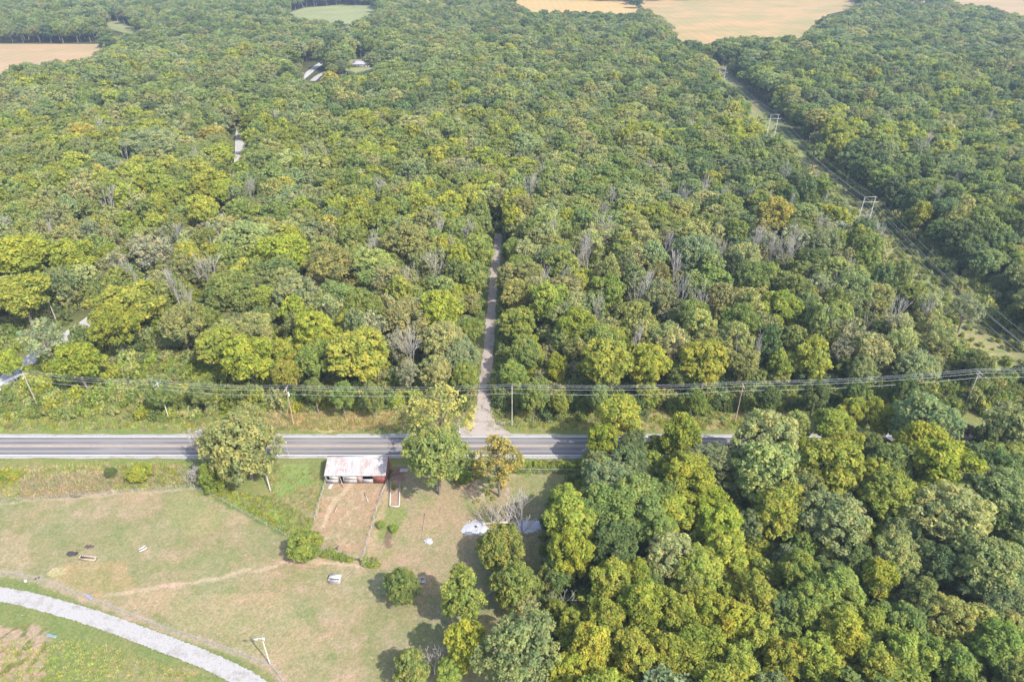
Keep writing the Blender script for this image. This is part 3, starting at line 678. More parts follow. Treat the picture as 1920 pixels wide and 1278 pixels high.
# lower trees that close the gaps between the big crowns
yy = 66.0; k_ = 0
sub = []
while yy < 620:
    s_ = 6.2 if yy < 330 else 8.0
    half = .75 * (yy * cp + 100 * sp_) + 30; xs_ = np.arange(-half, half, s_) + (k_ % 2) * s_ / 2
    sub.append(np.stack([xs_ + rng.uniform(-.4, .4, len(xs_)) * s_, yy + rng.uniform(-.4, .4, len(xs_)) * s_, rng.uniform(2.4, 3.9, len(xs_)) * (s_ / 6.2)], 1)); yy += s_ * .87; k_ += 1
sx_, sy_, sr_ = np.concatenate(sub).T; sh_ = sr_ * 2.1 + rng.uniform(.0, 2.2, len(sx_))
su, sv_, sd_ = P(sx_, sy_, sh_ * .64)
o2 = (sy_ > ROAD_N + 21) | inpoly(su, sv_, WOOD_S)
so2 = sy_ < ROAD_C + 12
bd = np.maximum(0, sx_ - 85) ** 2 * .0022
o2 &= ~(so2 & (np.abs(sy_ - ROAD_C - bd) < 8)) & ~(~so2 & (sy_ < ROAD_C + bd + 21))
o2 &= dist_line(sx_, sy_, TRACK) > sr_ * .9 + 1.7
o2 &= dist_line(sx_, sy_, SIDE) > sr_ * .6 + 2.0
l2 = 137 + (sy_ - 130) * .05
o2 &= ~((sx_ > l2 - 4) & (sx_ < l2 + 24) & (sy_ > 135)) & ~((sx_ < -84) & (sy_ < 178)) & ~((sv_ > 1150) & (su < 1040))
for oz in (-.6, 0, .36):
    uu, vv, _ = P(sx_, sy_, sh_ * (.64 + oz))
    for pl in VIS: o2 &= ~inpoly(uu, vv, pl)
for pu, pv_ in VPTS:
    _, vt_, _ = P(sx_, sy_, sh_); _, vb_, _ = P(sx_, sy_, sh_ * .1)
    o2 &= ~((((su - pu) / (sr_ * F / sd_ * 1.1)) ** 2 + ((pv_ - (vt_ + vb_) / 2) / ((vb_ - vt_) / 2 * 1.1 + 1)) ** 2) < 1)
o2 &= ~((su < 118) & (sv_ > 575)) 
tn2 = vnoise(sx_, sy_, 38, 123)
for i in np.nonzero(o2)[0]:
    T.append(dict(x=float(sx_[i]), y=float(sy_[i]), r=float(sr_[i]), h=float(sh_[i]), u=float(su[i]), v=float(sv_[i]), key=region_key(su[i], sv_[i], rs_, tn2[i]), hand=False, label=None, low=None, sz=float(1.4 * sr_[i] / sd_[i] * F)))
for t in T:
    inside = -40 < t['u'] < 1960 and -30 < t['v'] < 1330
    t['rank'] = t['sz'] * (1 if inside else .0) * (1.6 if t['hand'] else 1) + (1000 if t['hand'] and t['label'] else 0)
order = sorted(range(len(T)), key=lambda i: -T[i]['rank'])
NIND = 300
single = set(order[:NIND])
print("trees", len(T), "hand", nh)

# labels that single a tree out ------------------------------------------------
def place(u, v, south):
    if not south:
        cols = [(110, "left of the first pole"), (305, "between first and second poles"), (545, "between second and third poles"), (925, "between third pole and track"),
                (1080, "just right of the track"), (1385, "between fourth and fifth poles"), (1640, "right of the fifth pole"), (3000, "beside the pylon corridor")]
        rows = [(330, "far back"), (470, "well back"), (560, "at mid-depth"), (640, "near the middle"), (700, "near the front"), (3000, "in front row")]
    else:
        cols = [(980, "at the pasture's edge"), (1120, "near wood's left edge"), (1260, "near wood's left part"), (1400, "near wood left of centre"), (1540, "near wood's centre"), (1680, "near wood right of centre"), (1800, "near wood's right part"), (3000, "near wood's right edge")]
        rows = [(835, "hiding the road"), (920, "below the road"), (1010, "high up"), (1100, "at mid-height"), (1190, "low down"), (3000, "at bottom edge")]
    c = next(n for l, n in cols if u < l); r = next(n for l, n in rows if v < l)
    return r, c
ORD = ['first', 'second', 'third', 'fourth', 'fifth', 'sixth', 'seventh', 'eighth', 'ninth', 'tenth', 'eleventh', 'twelfth']
CNT = ['', '', 'two', 'three', 'four', 'five', 'six', 'seven', 'eight', 'nine', 'ten', 'eleven', 'twelve']
cells = {}
for i in sorted(single, key=lambda i: T[i]['u']):
    t = T[i]
    if t['label']: continue
    south_t = t['y'] < ROAD_C + 4
    cells.setdefault((WORDS[t['key']], *place(t['u'], t['v'], south_t)), []).append(i)
for (wd, r, c), L_ in cells.items():
    for k, i in enumerate(L_):
        szw = ""
        if len(L_) == 1: T[i]['label'] = f"{wd} tree {r}, {c}"
        else: T[i]['label'] = f"{wd} tree {r}, {c}, {ORD[k]} of {CNT[len(L_)]} from left"
rt = random.Random(12)
def jit_tint(k, amt=.12):
    c = PAL[k]; g = 1 + rt.uniform(-amt, amt); return (c[0] * g * (1 + rt.uniform(-.05, .09)), c[1] * g * (1 + rt.uniform(-.03, .03)), c[2] * g * (1 + rt.uniform(-.15, .15)), 1)
for i in sorted(single):
    t = T[i]; shp = NEAR[KIND[t['key']]]; cm, tm = shp[rt.randrange(len(shp))]
    bush = bool(t['low']) and t['h'] < 7
    root = empty("bush" if bush else "broadleaf_tree", (t['x'], t['y'], -.15), rt.uniform(0, 6.28))
    sxy = t['r'] / 5.9; sz = t['h'] / (11.2 if t['low'] else 16.0)
    root.scale = (sxy * rt.uniform(.93, 1.07), sxy * rt.uniform(.93, 1.07), sz)
    root.rotation_euler = (rt.uniform(-.06, .06), rt.uniform(-.06, .06), root.rotation_euler[2])
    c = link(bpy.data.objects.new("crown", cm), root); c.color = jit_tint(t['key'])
    b = link(bpy.data.objects.new("trunk", tm), root)
    if t['low']: c.location = (0, 0, -5.0); b.location = (0, 0, -.3); b.scale = (1, 1, .7)
    tag(root, t['label'], "bush" if bush else "tree", "bushes on the verges" if bush else ("broadleaf trees of the near wood and the pasture" if t['y'] < ROAD_C else "broadleaf trees beyond the road"))

# ------------------------------------------------------------------ geometry-node scatter for uncountable cover
def scatter(name, label, pts, protos, kind="stuff", cat=None):
    """pts: list of (x,y,z,rot,sx,sz,proto,tint)"""
    coll = bpy.data.collections.new(name + "_kinds")
    for i, p in enumerate(protos): p.name = "%s_%02d" % (p.name.split(".")[0], i); coll.objects.link(p)
    me = bpy.data.meshes.new(name); n = len(pts)
    me.vertices.add(n); me.vertices.foreach_set("co", np.array([p[:3] for p in pts], dtype=np.float32).ravel())
    def at(nm, ty, arr, key="value"):
        a = me.attributes.new(nm, ty, 'POINT'); a.data.foreach_set(key, arr)
    rq = random.Random(4)
    at("rotz", 'FLOAT_VECTOR', np.array([(rq.uniform(-.1, .1), rq.uniform(-.1, .1), p[3]) for p in pts], dtype=np.float32).ravel(), "vector")
    at("scl", 'FLOAT_VECTOR', np.array([(p[4] * rq.uniform(.86, 1.14), p[4] * rq.uniform(.86, 1.14), p[5]) for p in pts], dtype=np.float32).ravel(), "vector")
    at("pick", 'INT', np.array([p[6] for p in pts], dtype=np.int32))
    at("tint", 'FLOAT_COLOR', np.array([p[7] for p in pts], dtype=np.float32).ravel(), "color")
    o = link(bpy.data.objects.new(name, me)); tag(o, label, cat, None, kind)
    ng = bpy.data.node_groups.new(name, 'GeometryNodeTree')
    ng.interface.new_socket("Geometry", in_out='INPUT', socket_type='NodeSocketGeometry'); ng.interface.new_socket("Geometry", in_out='OUTPUT', socket_type='NodeSocketGeometry')
    gi = ng.nodes.new("NodeGroupInput"); go = ng.nodes.new("NodeGroupOutput")
    iop = ng.nodes.new("GeometryNodeInstanceOnPoints"); ci = ng.nodes.new("GeometryNodeCollectionInfo")
    ci.inputs["Collection"].default_value = coll; ci.inputs["Separate Children"].default_value = True; ci.inputs["Reset Children"].default_value = True
    def na(nm, ty):
        a = ng.nodes.new("GeometryNodeInputNamedAttribute"); a.data_type = ty; a.inputs[0].default_value = nm
        return next(s for s in a.outputs if s.enabled and s.name == 'Attribute')
    lk = ng.links.new
    lk(gi.outputs[0], iop.inputs["Points"]); lk(ci.outputs[0], iop.inputs["Instance"]); iop.inputs["Pick Instance"].default_value = True
    lk(na("pick", 'INT'), iop.inputs["Instance Index"]); lk(na("rotz", 'FLOAT_VECTOR'), iop.inputs["Rotation"]); lk(na("scl", 'FLOAT_VECTOR'), iop.inputs["Scale"])
    lk(iop.outputs[0], go.inputs[0])
    md = o.modifiers.new("scatter", 'NODES'); md.node_group = ng
    return o
M_snag = plain('bleached_wood', (.40, .365, .33), .2, 2)
def bare_mb(seed, H_=12, spread=.55, levels=4, r0=.22, lean=(0, 0), thin=.035, nb=3, flat=1.0):
    r_ = random.Random(seed); tr = MB(); br = MB()
    def grow(p, d, L, r, lev):
        mb = tr if lev == 0 else br; n = 3; pts_ = [p]; q = p.copy(); dd = d.copy()
        for k in range(n):
            dd = (dd + Vector((r_.uniform(-1, 1), r_.uniform(-1, 1), r_.uniform(-.4, .6))) * .13).normalized(); q = q + dd * L / n; pts_.append(q.copy())
        r1 = max(thin, r * .6); mb.tube(pts_, [r + (r1 - r) * k / n for k in range(n + 1)], 6 if lev == 0 else (5 if lev == 1 else 4), 0, False)
        if lev >= levels: return
        cnt = nb + (1 if lev == 0 else 0)
        for k in range(cnt):
            t = 1.0 if k == 0 else r_.uniform(.35, .95); i = min(int(t * n), n - 1); st = pts_[i].lerp(pts_[i + 1], t * n - i) if t < 1 else pts_[-1]
            a = 2 * math.pi * (k / cnt) + r_.uniform(-.6, .6); sp = r_.uniform(.5, 1) * spread * (.5 if k == 0 else 1)
            u = dd.cross(Vector((.3, .2, 1))).normalized() if abs(dd.z) < .95 else Vector((1, 0, 0)); v = dd.cross(u)
            nd_ = (dd + (u * math.cos(a) + v * math.sin(a)) * sp * 1.3 + Vector((0, 0, .18))).normalized()
            grow(st, nd_, L * r_.uniform(.58, .82), r1 * r_.uniform(.6, .85), lev + 1)
    grow(Vector((0, 0, -.2)), Vector((lean[0], lean[1], 1)).normalized(), H_ * .38, r0, 0)
    return tr, br
kw = dict(nleaf=40, leaf=.34, inner=340, clump_r=.92, jit=.62)
mid = [joint_proto("far_tree", 21, lobes=11, env=(4.6, 4.4, 6.2), zc=9.6, nclump=130, **kw), joint_proto("far_tree", 22, lobes=13, env=(5, 4.5, 5.8), zc=9.9, lobe_r=2.2, nclump=135, **kw), joint_proto("far_tree", 23, lobes=10, env=(4.6, 5, 6.4), zc=9.5, lobe_r=2.7, nclump=130, **kw),
       joint_proto("far_tree", 24, lobes=12, env=(5, 4.8, 4.8), clump_r=.85, nclump=160, nleaf=30, leaf=.32, lobe_r=2.2, inner=260, jit=.7), joint_proto("far_tree", 25, lobes=9, env=(4.8, 5, 5), clump_r=.85, nclump=160, nleaf=30, leaf=.32, lobe_r=2.6, inner=260, jit=.7),
       joint_proto("far_tree", 26, True, lobes=10, env=(5.2, 5, 4.8), clump_r=.85, nclump=95, nleaf=22, leaf=.28, lobe_r=2.0, inner=60, jit=.8, low=.6), joint_proto("far_tree", 27, True, lobes=9, env=(5, 5.2, 5.4), clump_r=.8, nclump=95, nleaf=22, leaf=.28, lobe_r=2.2, inner=60, jit=.8, low=.6)]
PK = {'lumpy': (0, 1, 2), 'fine': (3, 4), 'sparse': (5, 6), 'tall': (0, 2), 'airy': (5, 6), 'sparse2': (5, 6), 'sparse3': (5, 6)}
for sd in (41, 42):
    a_, b_ = bare_mb(sd, 13, spread=.45, levels=4, nb=3, thin=.04); k_ = len(a_.v)
    V_ = np.concatenate([np.array(a_.v), np.array(b_.v)]); F_ = np.concatenate([np.array(a_.f), np.array(b_.f) + k_])
    mid.append(bpy.data.objects.new("far_tree", np_mesh("far_tree", V_, F_, [M_snag], True)))
rsn = random.Random(99)
pts = []
for i, t in enumerate(T):
    if i in single: continue
    if not t['hand'] and 150 < t['y'] < 420 and rsn.random() < (.035 if t['v'] > 350 and 900 < t['u'] < 1750 else .013):
        pts.append((t['x'], t['y'], -.2, rt.uniform(0, 6.28), rsn.uniform(.6, .85), rsn.uniform(1.1, 1.5), rsn.choice((7, 8)), (1, 1, 1, 1))); continue
    if t['y'] > 1340: continue
    pts.append((t['x'], t['y'], -.2, rt.uniform(0, 6.28), t['r'] / 5.7, t['h'] / 16, rt.choice(PK[KIND[t['key']]]), jit_tint(t['key'], .16)))
scatter("far_wood", "unbroken broadleaf wood stretching back to the distant fields", pts, mid, cat="wood")
# undergrowth and scrub
bush_p = [joint_proto("scrub", 31 + i, trunk=False, lobes=6, env=(1.6, 1.6, .8), zc=.9, nclump=34, nleaf=26, leaf=.20, clump_r=.55, lobe_r=.8, inner=60, jit=.6) for i in range(3)]
pts = []
rb = random.Random(8)
SCRUB = [(-300, 690), (60, 650), (330, 680), (560, 715), (880, 735), (880, 772), (540, 772), (330, 792), (110, 782), (-300, 800)]
SCRUB2 = [(930, 735), (1400, 740), (1900, 700), (2200, 690), (2200, 790), (1780, 775), (1440, 778), (1000, 790), (935, 765)]
SCRUB3 = [(1480, 300), (1640, 420), (1760, 500), (1960, 640), (2050, 720), (1880, 700), (1700, 540), (1560, 400)]
yy = 150.0
while yy < 330:
    xx = -.75 * (yy * .85 + 61) - 30
    while xx < .75 * (yy * .85 + 61) + 30:
        x = xx + rb.uniform(-1.6, 1.6); y_ = yy + rb.uniform(-1.6, 1.6); xx += 3.6
        u, v, _ = P(x, y_, 0)
        s1 = inpoly([u], [v], SCRUB)[0]; s2 = inpoly([u], [v], SCRUB2)[0]
        d = min(dist_line(np.array([x]), np.array([y_]), TRACK)[0], dist_line(np.array([x]), np.array([y_]), SIDE)[0] - 1.5)
        if d < 3.6 or dist_line(np.array([x]), np.array([y_]), SIDE)[0] < 6: continue
        lcx = 137 + (y_ - 130) * .05
        incor = lcx - 5 < x < lcx + 25
        if not (s1 or s2) and y_ < ROAD_N + 17: continue
        if incor and rb.random() < .2: continue
        k = rb.choice(['mg', 'mg', 'yg', 'ol', 'bg', 'pale'] if s1 else (['ol', 'sp', 'og', 'pale', 'bg'] if incor else ['mg', 'dg', 'ol', 'mg', 'gg']))
        s = rb.uniform(.8, 1.5) if not incor else rb.uniform(.3, .8)
        pts.append((x, y_, -.3, rb.uniform(0, 6.28), s, s * rb.uniform(.9, 1.7), rb.randrange(3), jit_tint(k, .2)))
    yy += 3.2
def fill_bush(poly, n, keys, smin, smax, zs=1.0, seed=1):
    r_ = random.Random(seed); us = [p[0] for p in poly]; vs = [p[1] for p in poly]; c = 0
    while c < n:
        u, v = r_.uniform(min(us), max(us)), r_.uniform(min(vs), max(vs))
        if not inpoly([u], [v], poly)[0]: continue
        g = G(u, v); s = r_.uniform(smin, smax); c += 1
        if abs(g.y - ROAD_C) < 6.3 + s * 1.2 and g.x < 200: continue
        if dist_line(np.array([g.x]), np.array([g.y]), SIDE)[0] < 4.6 + s: continue
        pts.append((g.x, g.y, -.3, r_.uniform(0, 6.28), s, s * r_.uniform(.8, 1.3) * zs, r_.randrange(3), jit_tint(r_.choice(keys), .2)))
fill_bush(SCRUB, 700, ['mg', 'bg', 'yg', 'ol', 'mg', 'pale'], .4, 1.1, 1.3, 1)
fill_bush(SCRUB2, 420, ['mg', 'dg', 'bg', 'mg'], .5, 1.1, 1.4, 2)
fill_bush([(-100, 775), (330, 790), (420, 772), (420, 800), (-100, 806)], 200, ['yg', 'ol', 'pale', 'bg'], .2, .5, .7, 3)
fill_bush([(935, 770), (1100, 770), (1420, 772), (1420, 800), (945, 800)], 150, ['yg', 'ol', 'pale'], .2, .55, .8, 4)
fill_bush([(790, 862), (930, 866), (1110, 862), (1110, 884), (800, 880)], 120, ['bg', 'mg', 'bg'], .3, .7, 1.2, 5)
fill_bush([(370, 915), (400, 905), (510, 945), (530, 990), (500, 980), (420, 938)], 90, ['yg', 'yg', 'pale'], .15, .38, .9, 6)
fill_bush([(600, 1030), (620, 1030), (668, 1048), (660, 1054), (600, 1040)], 26, ['bg', 'mg'], .25, .4, 1, 7)
fill_bush([(684, 1050), (715, 1056), (712, 1066), (686, 1060)], 12, ['bg', 'ol'], .35, .55, 1, 8)
fill_bush([(0, 880), (40, 885), (30, 905), (0, 920)], 26, ['yg', 'gold', 'bg'], .3, .6, 1, 9)
fill_bush([(865, 880), (905, 885), (900, 915), (860, 905)], 14, ['ol', 'bg'], .4, .8, 1, 10)
fill_bush([(930, 890), (960, 900), (940, 940), (880, 945), (870, 930)], 12, ['ol', 'bg'], .2, .5, 1, 11)
fill_bush([(170, 878), (230, 872), (345, 880), (340, 905), (230, 915)], 60, ['yg', 'ol', 'br'], .15, .4, 1, 12)
fill_bush([(1030, 905), (1120, 890), (1200, 1060), (1040, 1180), (1000, 1120), (1020, 1000)], 90, ['dg', 'mg'], .4, .9, 1, 13)
fill_bush([(1080, 900), (1900, 880), (1900, 1270), (1080, 1270)], 900, ['dg', 'mg'], .7, 1.4, 1.3, 14)
for q_ in range(1500):
    y_ = 140 + 330 * rb.random() ** 1.3; x = 137 + (y_ - 130) * .05 + rb.uniform(-7, 26); s = rb.uniform(.18, .6)
    if vnoise(np.array([x]), np.array([y_]), 7, 61)[0] < .42: continue
    pts.append((x, y_, -.3, rb.uniform(0, 6.28), s, s * rb.uniform(.8, 1.5), rb.randrange(3), jit_tint(rb.choice(['ol', 'sp', 'yg', 'bg', 'pale', 'mg']), .2)))
for q_ in range(260):
    y_ = rb.uniform(150, 400); x = 137 + (y_ - 130) * .05 + rb.choice((-3, 22)) + rb.uniform(-3, 4); s = rb.uniform(.9, 1.6)
    pts.append((x, y_, -.3, rb.uniform(0, 6.28), s, s * rb.uniform(1, 1.8), rb.randrange(3), jit_tint(rb.choice(['ol', 'sp', 'og', 'mg']), .2)))
scatter("undergrowth", "tangled green scrub and vines along the verges and under the trees", pts, bush_p, cat="undergrowth")
# weeds and grass tufts
def tuft(seed):
    r_ = random.Random(seed); V = []
    for k in range(26):
        a = r_.uniform(0, 6.28); d = r_.uniform(0, .45); x, y_ = d * math.cos(a), d * math.sin(a); h = r_.uniform(.25, .6); l = r_.uniform(.05, .3); b = r_.uniform(0, 6.28); w_ = .035
        V += [(x - w_ * math.cos(b), y_ - w_ * math.sin(b), 0), (x + w_ * math.cos(b), y_ + w_ * math.sin(b), 0), (x + l * math.cos(a) + .01, y_ + l * math.sin(a), h), (x + l * math.cos(a) - .01, y_ + l * math.sin(a), h)]
    me = np_mesh("tuft", V, np.arange(len(V)).reshape(-1, 4), [M_leafi]); add_tone(me, np.random.RandomState(seed).rand(len(V) // 4)); return bpy.data.objects.new("tuft", me)
tp = []
rg = random.Random(31)
ST = {'straw': (.60, .49, .31), 'lilac': (.62, .51, .43), 'green': (.36, .42, .15), 'lush': (.48, .54, .14), 'dry': (.54, .47, .25)}
def tufts(poly, n, keys, s0, s1):
    us = [p[0] for p in poly]; vs = [p[1] for p in poly]; c = 0
    while c < n:
        u, v = rg.uniform(min(us), max(us)), rg.uniform(min(vs), max(vs))
        if not inpoly([u], [v], poly)[0]: continue
        c += 1; g = G(u, v); s = rg.uniform(s0, s1); k = ST[rg.choice(keys)]; q = rg.uniform(.8, 1.2)
        if abs(g.y - ROAD_C) < 5.6 + s * .5: continue
        if dist_line(np.array([g.x]), np.array([g.y]), TRACK)[0] < 2.4: continue
        tp.append((g.x, g.y, -.17, rg.uniform(0, 6.28), s, s * rg.uniform(.7, 1.3), rg.randrange(3), (k[0] * q, k[1] * q, k[2] * q, 1)))
tufts([(-60, 790), (900, 770), (1450, 775), (1450, 815), (-60, 815)], 2600, ['green', 'dry', 'straw', 'lush'], .5, 1.6)
tufts([(470, 766), (760, 772), (760, 806), (470, 806)], 900, ['straw', 'straw', 'dry'], .6, 1.6)
tufts([(-60, 876), (345, 870), (355, 912), (0, 938), (-60, 940)], 2200, ['green', 'dry', 'straw', 'lilac', 'lush'], .5, 1.5)
tufts([(40, 900), (150, 885), (240, 885), (200, 922), (40, 935)], 1300, ['lilac', 'lilac', 'straw'], .6, 1.5)
tufts([(375, 915), (510, 930), (590, 975), (570, 1005), (530, 1000), (420, 940)], 700, ['lush', 'green', 'dry'], .5, 1.1)
tufts([(500, 870), (610, 880), (600, 960), (510, 950)], 500, ['green', 'dry', 'straw'], .4, 1)
tufts([(800, 860), (1100, 860), (1090, 888), (800, 884)], 900, ['green', 'lush'], .6, 1.5)
tufts([(0, 1200), (160, 1200), (400, 1270), (0, 1278)], 700, ['green', 'lush', 'dry'], .4, 1)
scatter("grass", "rough grass and dry weeds on the verges and pasture", tp, [tuft(i) for i in range(3)], cat="grass")

# ------------------------------------------------------------------ bare trees
BARE = []
for sd, kw_ in ((3, dict()), (5, dict(spread=.35)), (8, dict(spread=.7, nb=3)), (11, dict(spread=.3, levels=3, nb=2))):
    a, b = bare_mb(sd, 12, thin=.038, **kw_); BARE.append((a.mesh("trunk", M_snag, True), b.mesh("branches", M_snag, True)))
def bare(u, v, hgt, which, label, loc_z=0, rz=None, name="dead_tree", tilt=(0, 0)):
    g = G(u, v, loc_z); root = empty(name, (g.x, g.y, loc_z), rz if rz is not None else rt.uniform(0, 6.28))
    root.rotation_euler = (tilt[0], tilt[1], root.rotation_euler[2]); s = hgt / 12; root.scale = (s * .62, s * .62, s)
    link(bpy.data.objects.new("trunk", BARE[which][0]), root); link(bpy.data.objects.new("branches", BARE[which][1]), root)
    return tag(root, label, "dead tree", "leafless dead trees")
# foreground dead trees get their own shapes
def own_bare(u, v, label, seed, H_, name="dead_tree", mat_=None, **kw_):
    g = G(u, v); root = empty(name, (g.x, g.y, 0)); a, b = bare_mb(seed, H_, **kw_)
    a.build("trunk", mat_ or M_dead, root, True); b.build("branches", mat_ or M_dead, root, True)
    return tag(root, label, "dead tree", "leafless dead trees")
own_bare(981, 1015, "white-barked leafless tree standing in front of the right rubble heap", 21, 15.5, spread=.45, levels=4, nb=3, r0=.27, thin=.05)
own_bare(1062, 1160, "tangle of bare grey branches in the gap below the bright tree", 33, 7, spread=.9, levels=4, nb=3, r0=.16, thin=.04, lean=(-.3, 0))
own_bare(815, 1262, "bare grey branches poking up at the bottom edge by olive tree", 35, 8, spread=.7, levels=4, nb=3, r0=.14, thin=.035)
own_bare(385, 885, "broken dead tree with brown clinging leaves over the road", 36, 12, spread=.35, levels=4, nb=4, r0=.22, thin=.05)
own_bare(368, 908, "bushy grey leafless shrub at the pasture fence corner", 37, 6.5, name="dead_shrub", spread=.8, levels=4, nb=4, r0=.1, thin=.045)
own_bare(862, 814, "thick pale dead trunk on the verge under the sparse tree", 38, 7, spread=.4, levels=2, nb=2, r0=.4, thin=.06)
own_bare(890, 940, "fan of brown dead branches at the end of the fallen tree", 39, 6, name="brush_pile", mat_=M_deadbrown, spread=.9, levels=3, nb=4, r0=.12, thin=.04, lean=(.2, .3))
SN = [(343, 480, 'at the edge of the pale yellow tree'), (345, 590, 'forked, leaning left beside the yellow-green trees'), (405, 565, 'between mid green trees left of centre'), (170, 505, 'behind the yellow-green crowns on the left'),
      (220, 420, 'in a clump far left'), (1143, 408, 'slender and white above the wood centre'), (1465, 520, 'tall, left of the line corridor'), (1478, 505, 'leaning, beside the tall pale one'), (1585, 560, 'forked, in mid wood on the right'),
      (1632, 500, 'leaning right next to the line corridor'), (1718, 310, 'pale and bushy, right of the corridor'), (1790, 305, 'leaning far right among dark trees'), (1195, 605, 'low and lilac grey, right of the track'), (1100, 520, 'lilac grey, among olive trees'),
      (772, 712, 'pale, left of the gravel track near the front'), (1613, 640, 'wide and lilac grey, below the forked one'), (1665, 650, 'slim and forked, by the right front trees'), (1260, 560, 'in the right middle wood'), (818, 545, 'left of the track in mid wood'),
      (262, 415, 'second in the far left clump'), (1080, 530, 'thin, right of the track'), (1405, 500, 'thin, under the golden tree'), (1130, 480, 'small, above the bright green tree'), (700, 215, 'pale, far back below the white house'), (530, 260, 'thin, far back left of the house'), (1190, 700, 'between two yellow-green crowns'), (995, 390, 'grey, above the end of the track'), (250, 330, 'thin, far left')]
for k, (u, v, s) in enumerate(SN):
    bare(u, v + 6, 18 + (k * 7 % 5), k % 4, "leafless grey dead tree " + s)

# ------------------------------------------------------------------ barn
M_roof_m, t_, o_ = mat("weathered_tin_roof"); p_ = geo(t_)
st_ = noise(t_, 1, 5, .75, mapping(t_, p_, (2.6, .35, .35))); st2 = noise(t_, .55, 5, .7, p_); wv = nd(t_, "ShaderNodeTexWave"); wv.inputs["Scale"].default_value = 2.2; wv.inputs["Distortion"].default_value = 0
t_.links.new(mapping(t_, p_, (1, 0, 0)), wv.inputs["Vector"])
c_ = mixc(t_, ramp(t_, st_, .49, .70), (.42, .40, .39), (.23, .165, .145)); c_ = mixc(t_, ramp(t_, st2, .46, .62), c_, (.33, .25, .22))
bsdf(t_, o_, c_, .6, .4, wv.outputs["Fac"], .6, .04)
M_redw = plain("red_boards", (.26, .095, .08), .3, 1.5); M_greyw = plain("grey_boards", (.34, .32, .32), .3, 1.5); M_whitew = plain("faded_white_boards", (.52, .49, .45), .2, 1.5)
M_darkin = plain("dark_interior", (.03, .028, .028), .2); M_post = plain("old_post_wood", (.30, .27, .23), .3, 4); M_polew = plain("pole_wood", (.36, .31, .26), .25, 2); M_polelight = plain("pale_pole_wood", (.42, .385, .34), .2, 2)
M_metal = plain("grey_metal", (.50, .51, .52), .12, 3, .45, .6); M_tower = plain("weathered_tower_wood", (.36, .33, .30), .2, 2); M_wire = plain("cable_metal", (.50, .52, .52), .05, 3, .5, .3); M_whitep = plain("white_paint", (.48, .47, .45), .1, 4)
M_chalk = plain("white_rubble", (.42, .415, .43), .15, 5); M_rubble = plain("grey_rubble", (.52, .50, .56), .3, 5); M_wood = plain("raw_lumber", (.40, .32, .22), .2, 3); M_char = plain("black_ash", (.06, .05, .052), .3, 3)
fl, fr = G(612, 905), G(724, 905)
bl = (fr - fl).length; DP = 6.4
barn = empty("barn", ((fl.x + fr.x) / 2, fl.y, -.1)); tag(barn, "long low barn with rusty white tin roof and red end wall", "barn")
hl = bl / 2; ze, zr, zb = 2.75, 4.35, 2.7; yr = 4.6
w_ = MB()
# right and left gable walls, back wall (boards)
def gable(mb, x, th):
    prof = [(0, 0), (DP, 0), (DP, zb), (yr, zr - .08), (0, ze - .06)]
    for s in (0, 1):
        xx = x + th * s
        mb.quad((xx, 0, 0), (xx, yr, 0), (xx, yr, zr - .08), (xx, 0, ze - .06)); mb.quad((xx, yr, 0), (xx, DP, 0), (xx, DP, zb), (xx, yr, zr - .08))
    for a, b in zip(prof, prof[1:] + prof[:1]): mb.quad((x, *a), (x + th, *a), (x + th, *b), (x, *b))
gable(w_, hl - .12, .12); w_.build("end_wall", M_redw, barn)
w_ = MB(); gable(w_, -hl, .12); w_.build("end_wall", M_greyw, barn)
MB().box((0, DP - .07, zb / 2 - .05), (bl - .26, .12, zb - .1)).build("back_wall", M_greyw, barn)
# front wall pieces: left board panel, opening, middle panels with window band, red bay
def fx(u): return -hl + bl * (u - 612) / 112
def panel(u0, u1, z0, z1, m_, name, y=.06, th=.1): return MB().box(((fx(u0) + fx(u1)) / 2, y, (z0 + z1) / 2), (fx(u1) - fx(u0) - .02, th, z1 - z0)).build(name, m_, barn)
panel(613.5, 636, 0, 1.1, M_greyw, "front_panel"); panel(619, 636, 1.12, 2.4, M_whitew, "front_panel"); panel(646, 670, 1.15, 2.45, M_whitew, "front_panel"); panel(646, 670, 0, 1.12, M_greyw, "front_panel")
panel(670, 681, 0, 2.5, plain("pinkish_boards", (.42, .27, .24), .3, 1.5), "front_panel"); panel(681, 700, 0, 1.3, M_greyw, "front_panel"); panel(700, 722.5, .02, 2.6, M_redw, "front_panel", .05, .12); panel(681, 700, 2.3, 2.6, M_redw, "lintel")
panel(611.6, 613.4, 0, 2.7, M_post, "corner_post", .0, .2)
for u_ in (636.8, 645.2, 680.6): MB().box((fx(u_), .0, 1.33), (.16, .16, 2.64)).build("post", M_post, barn)
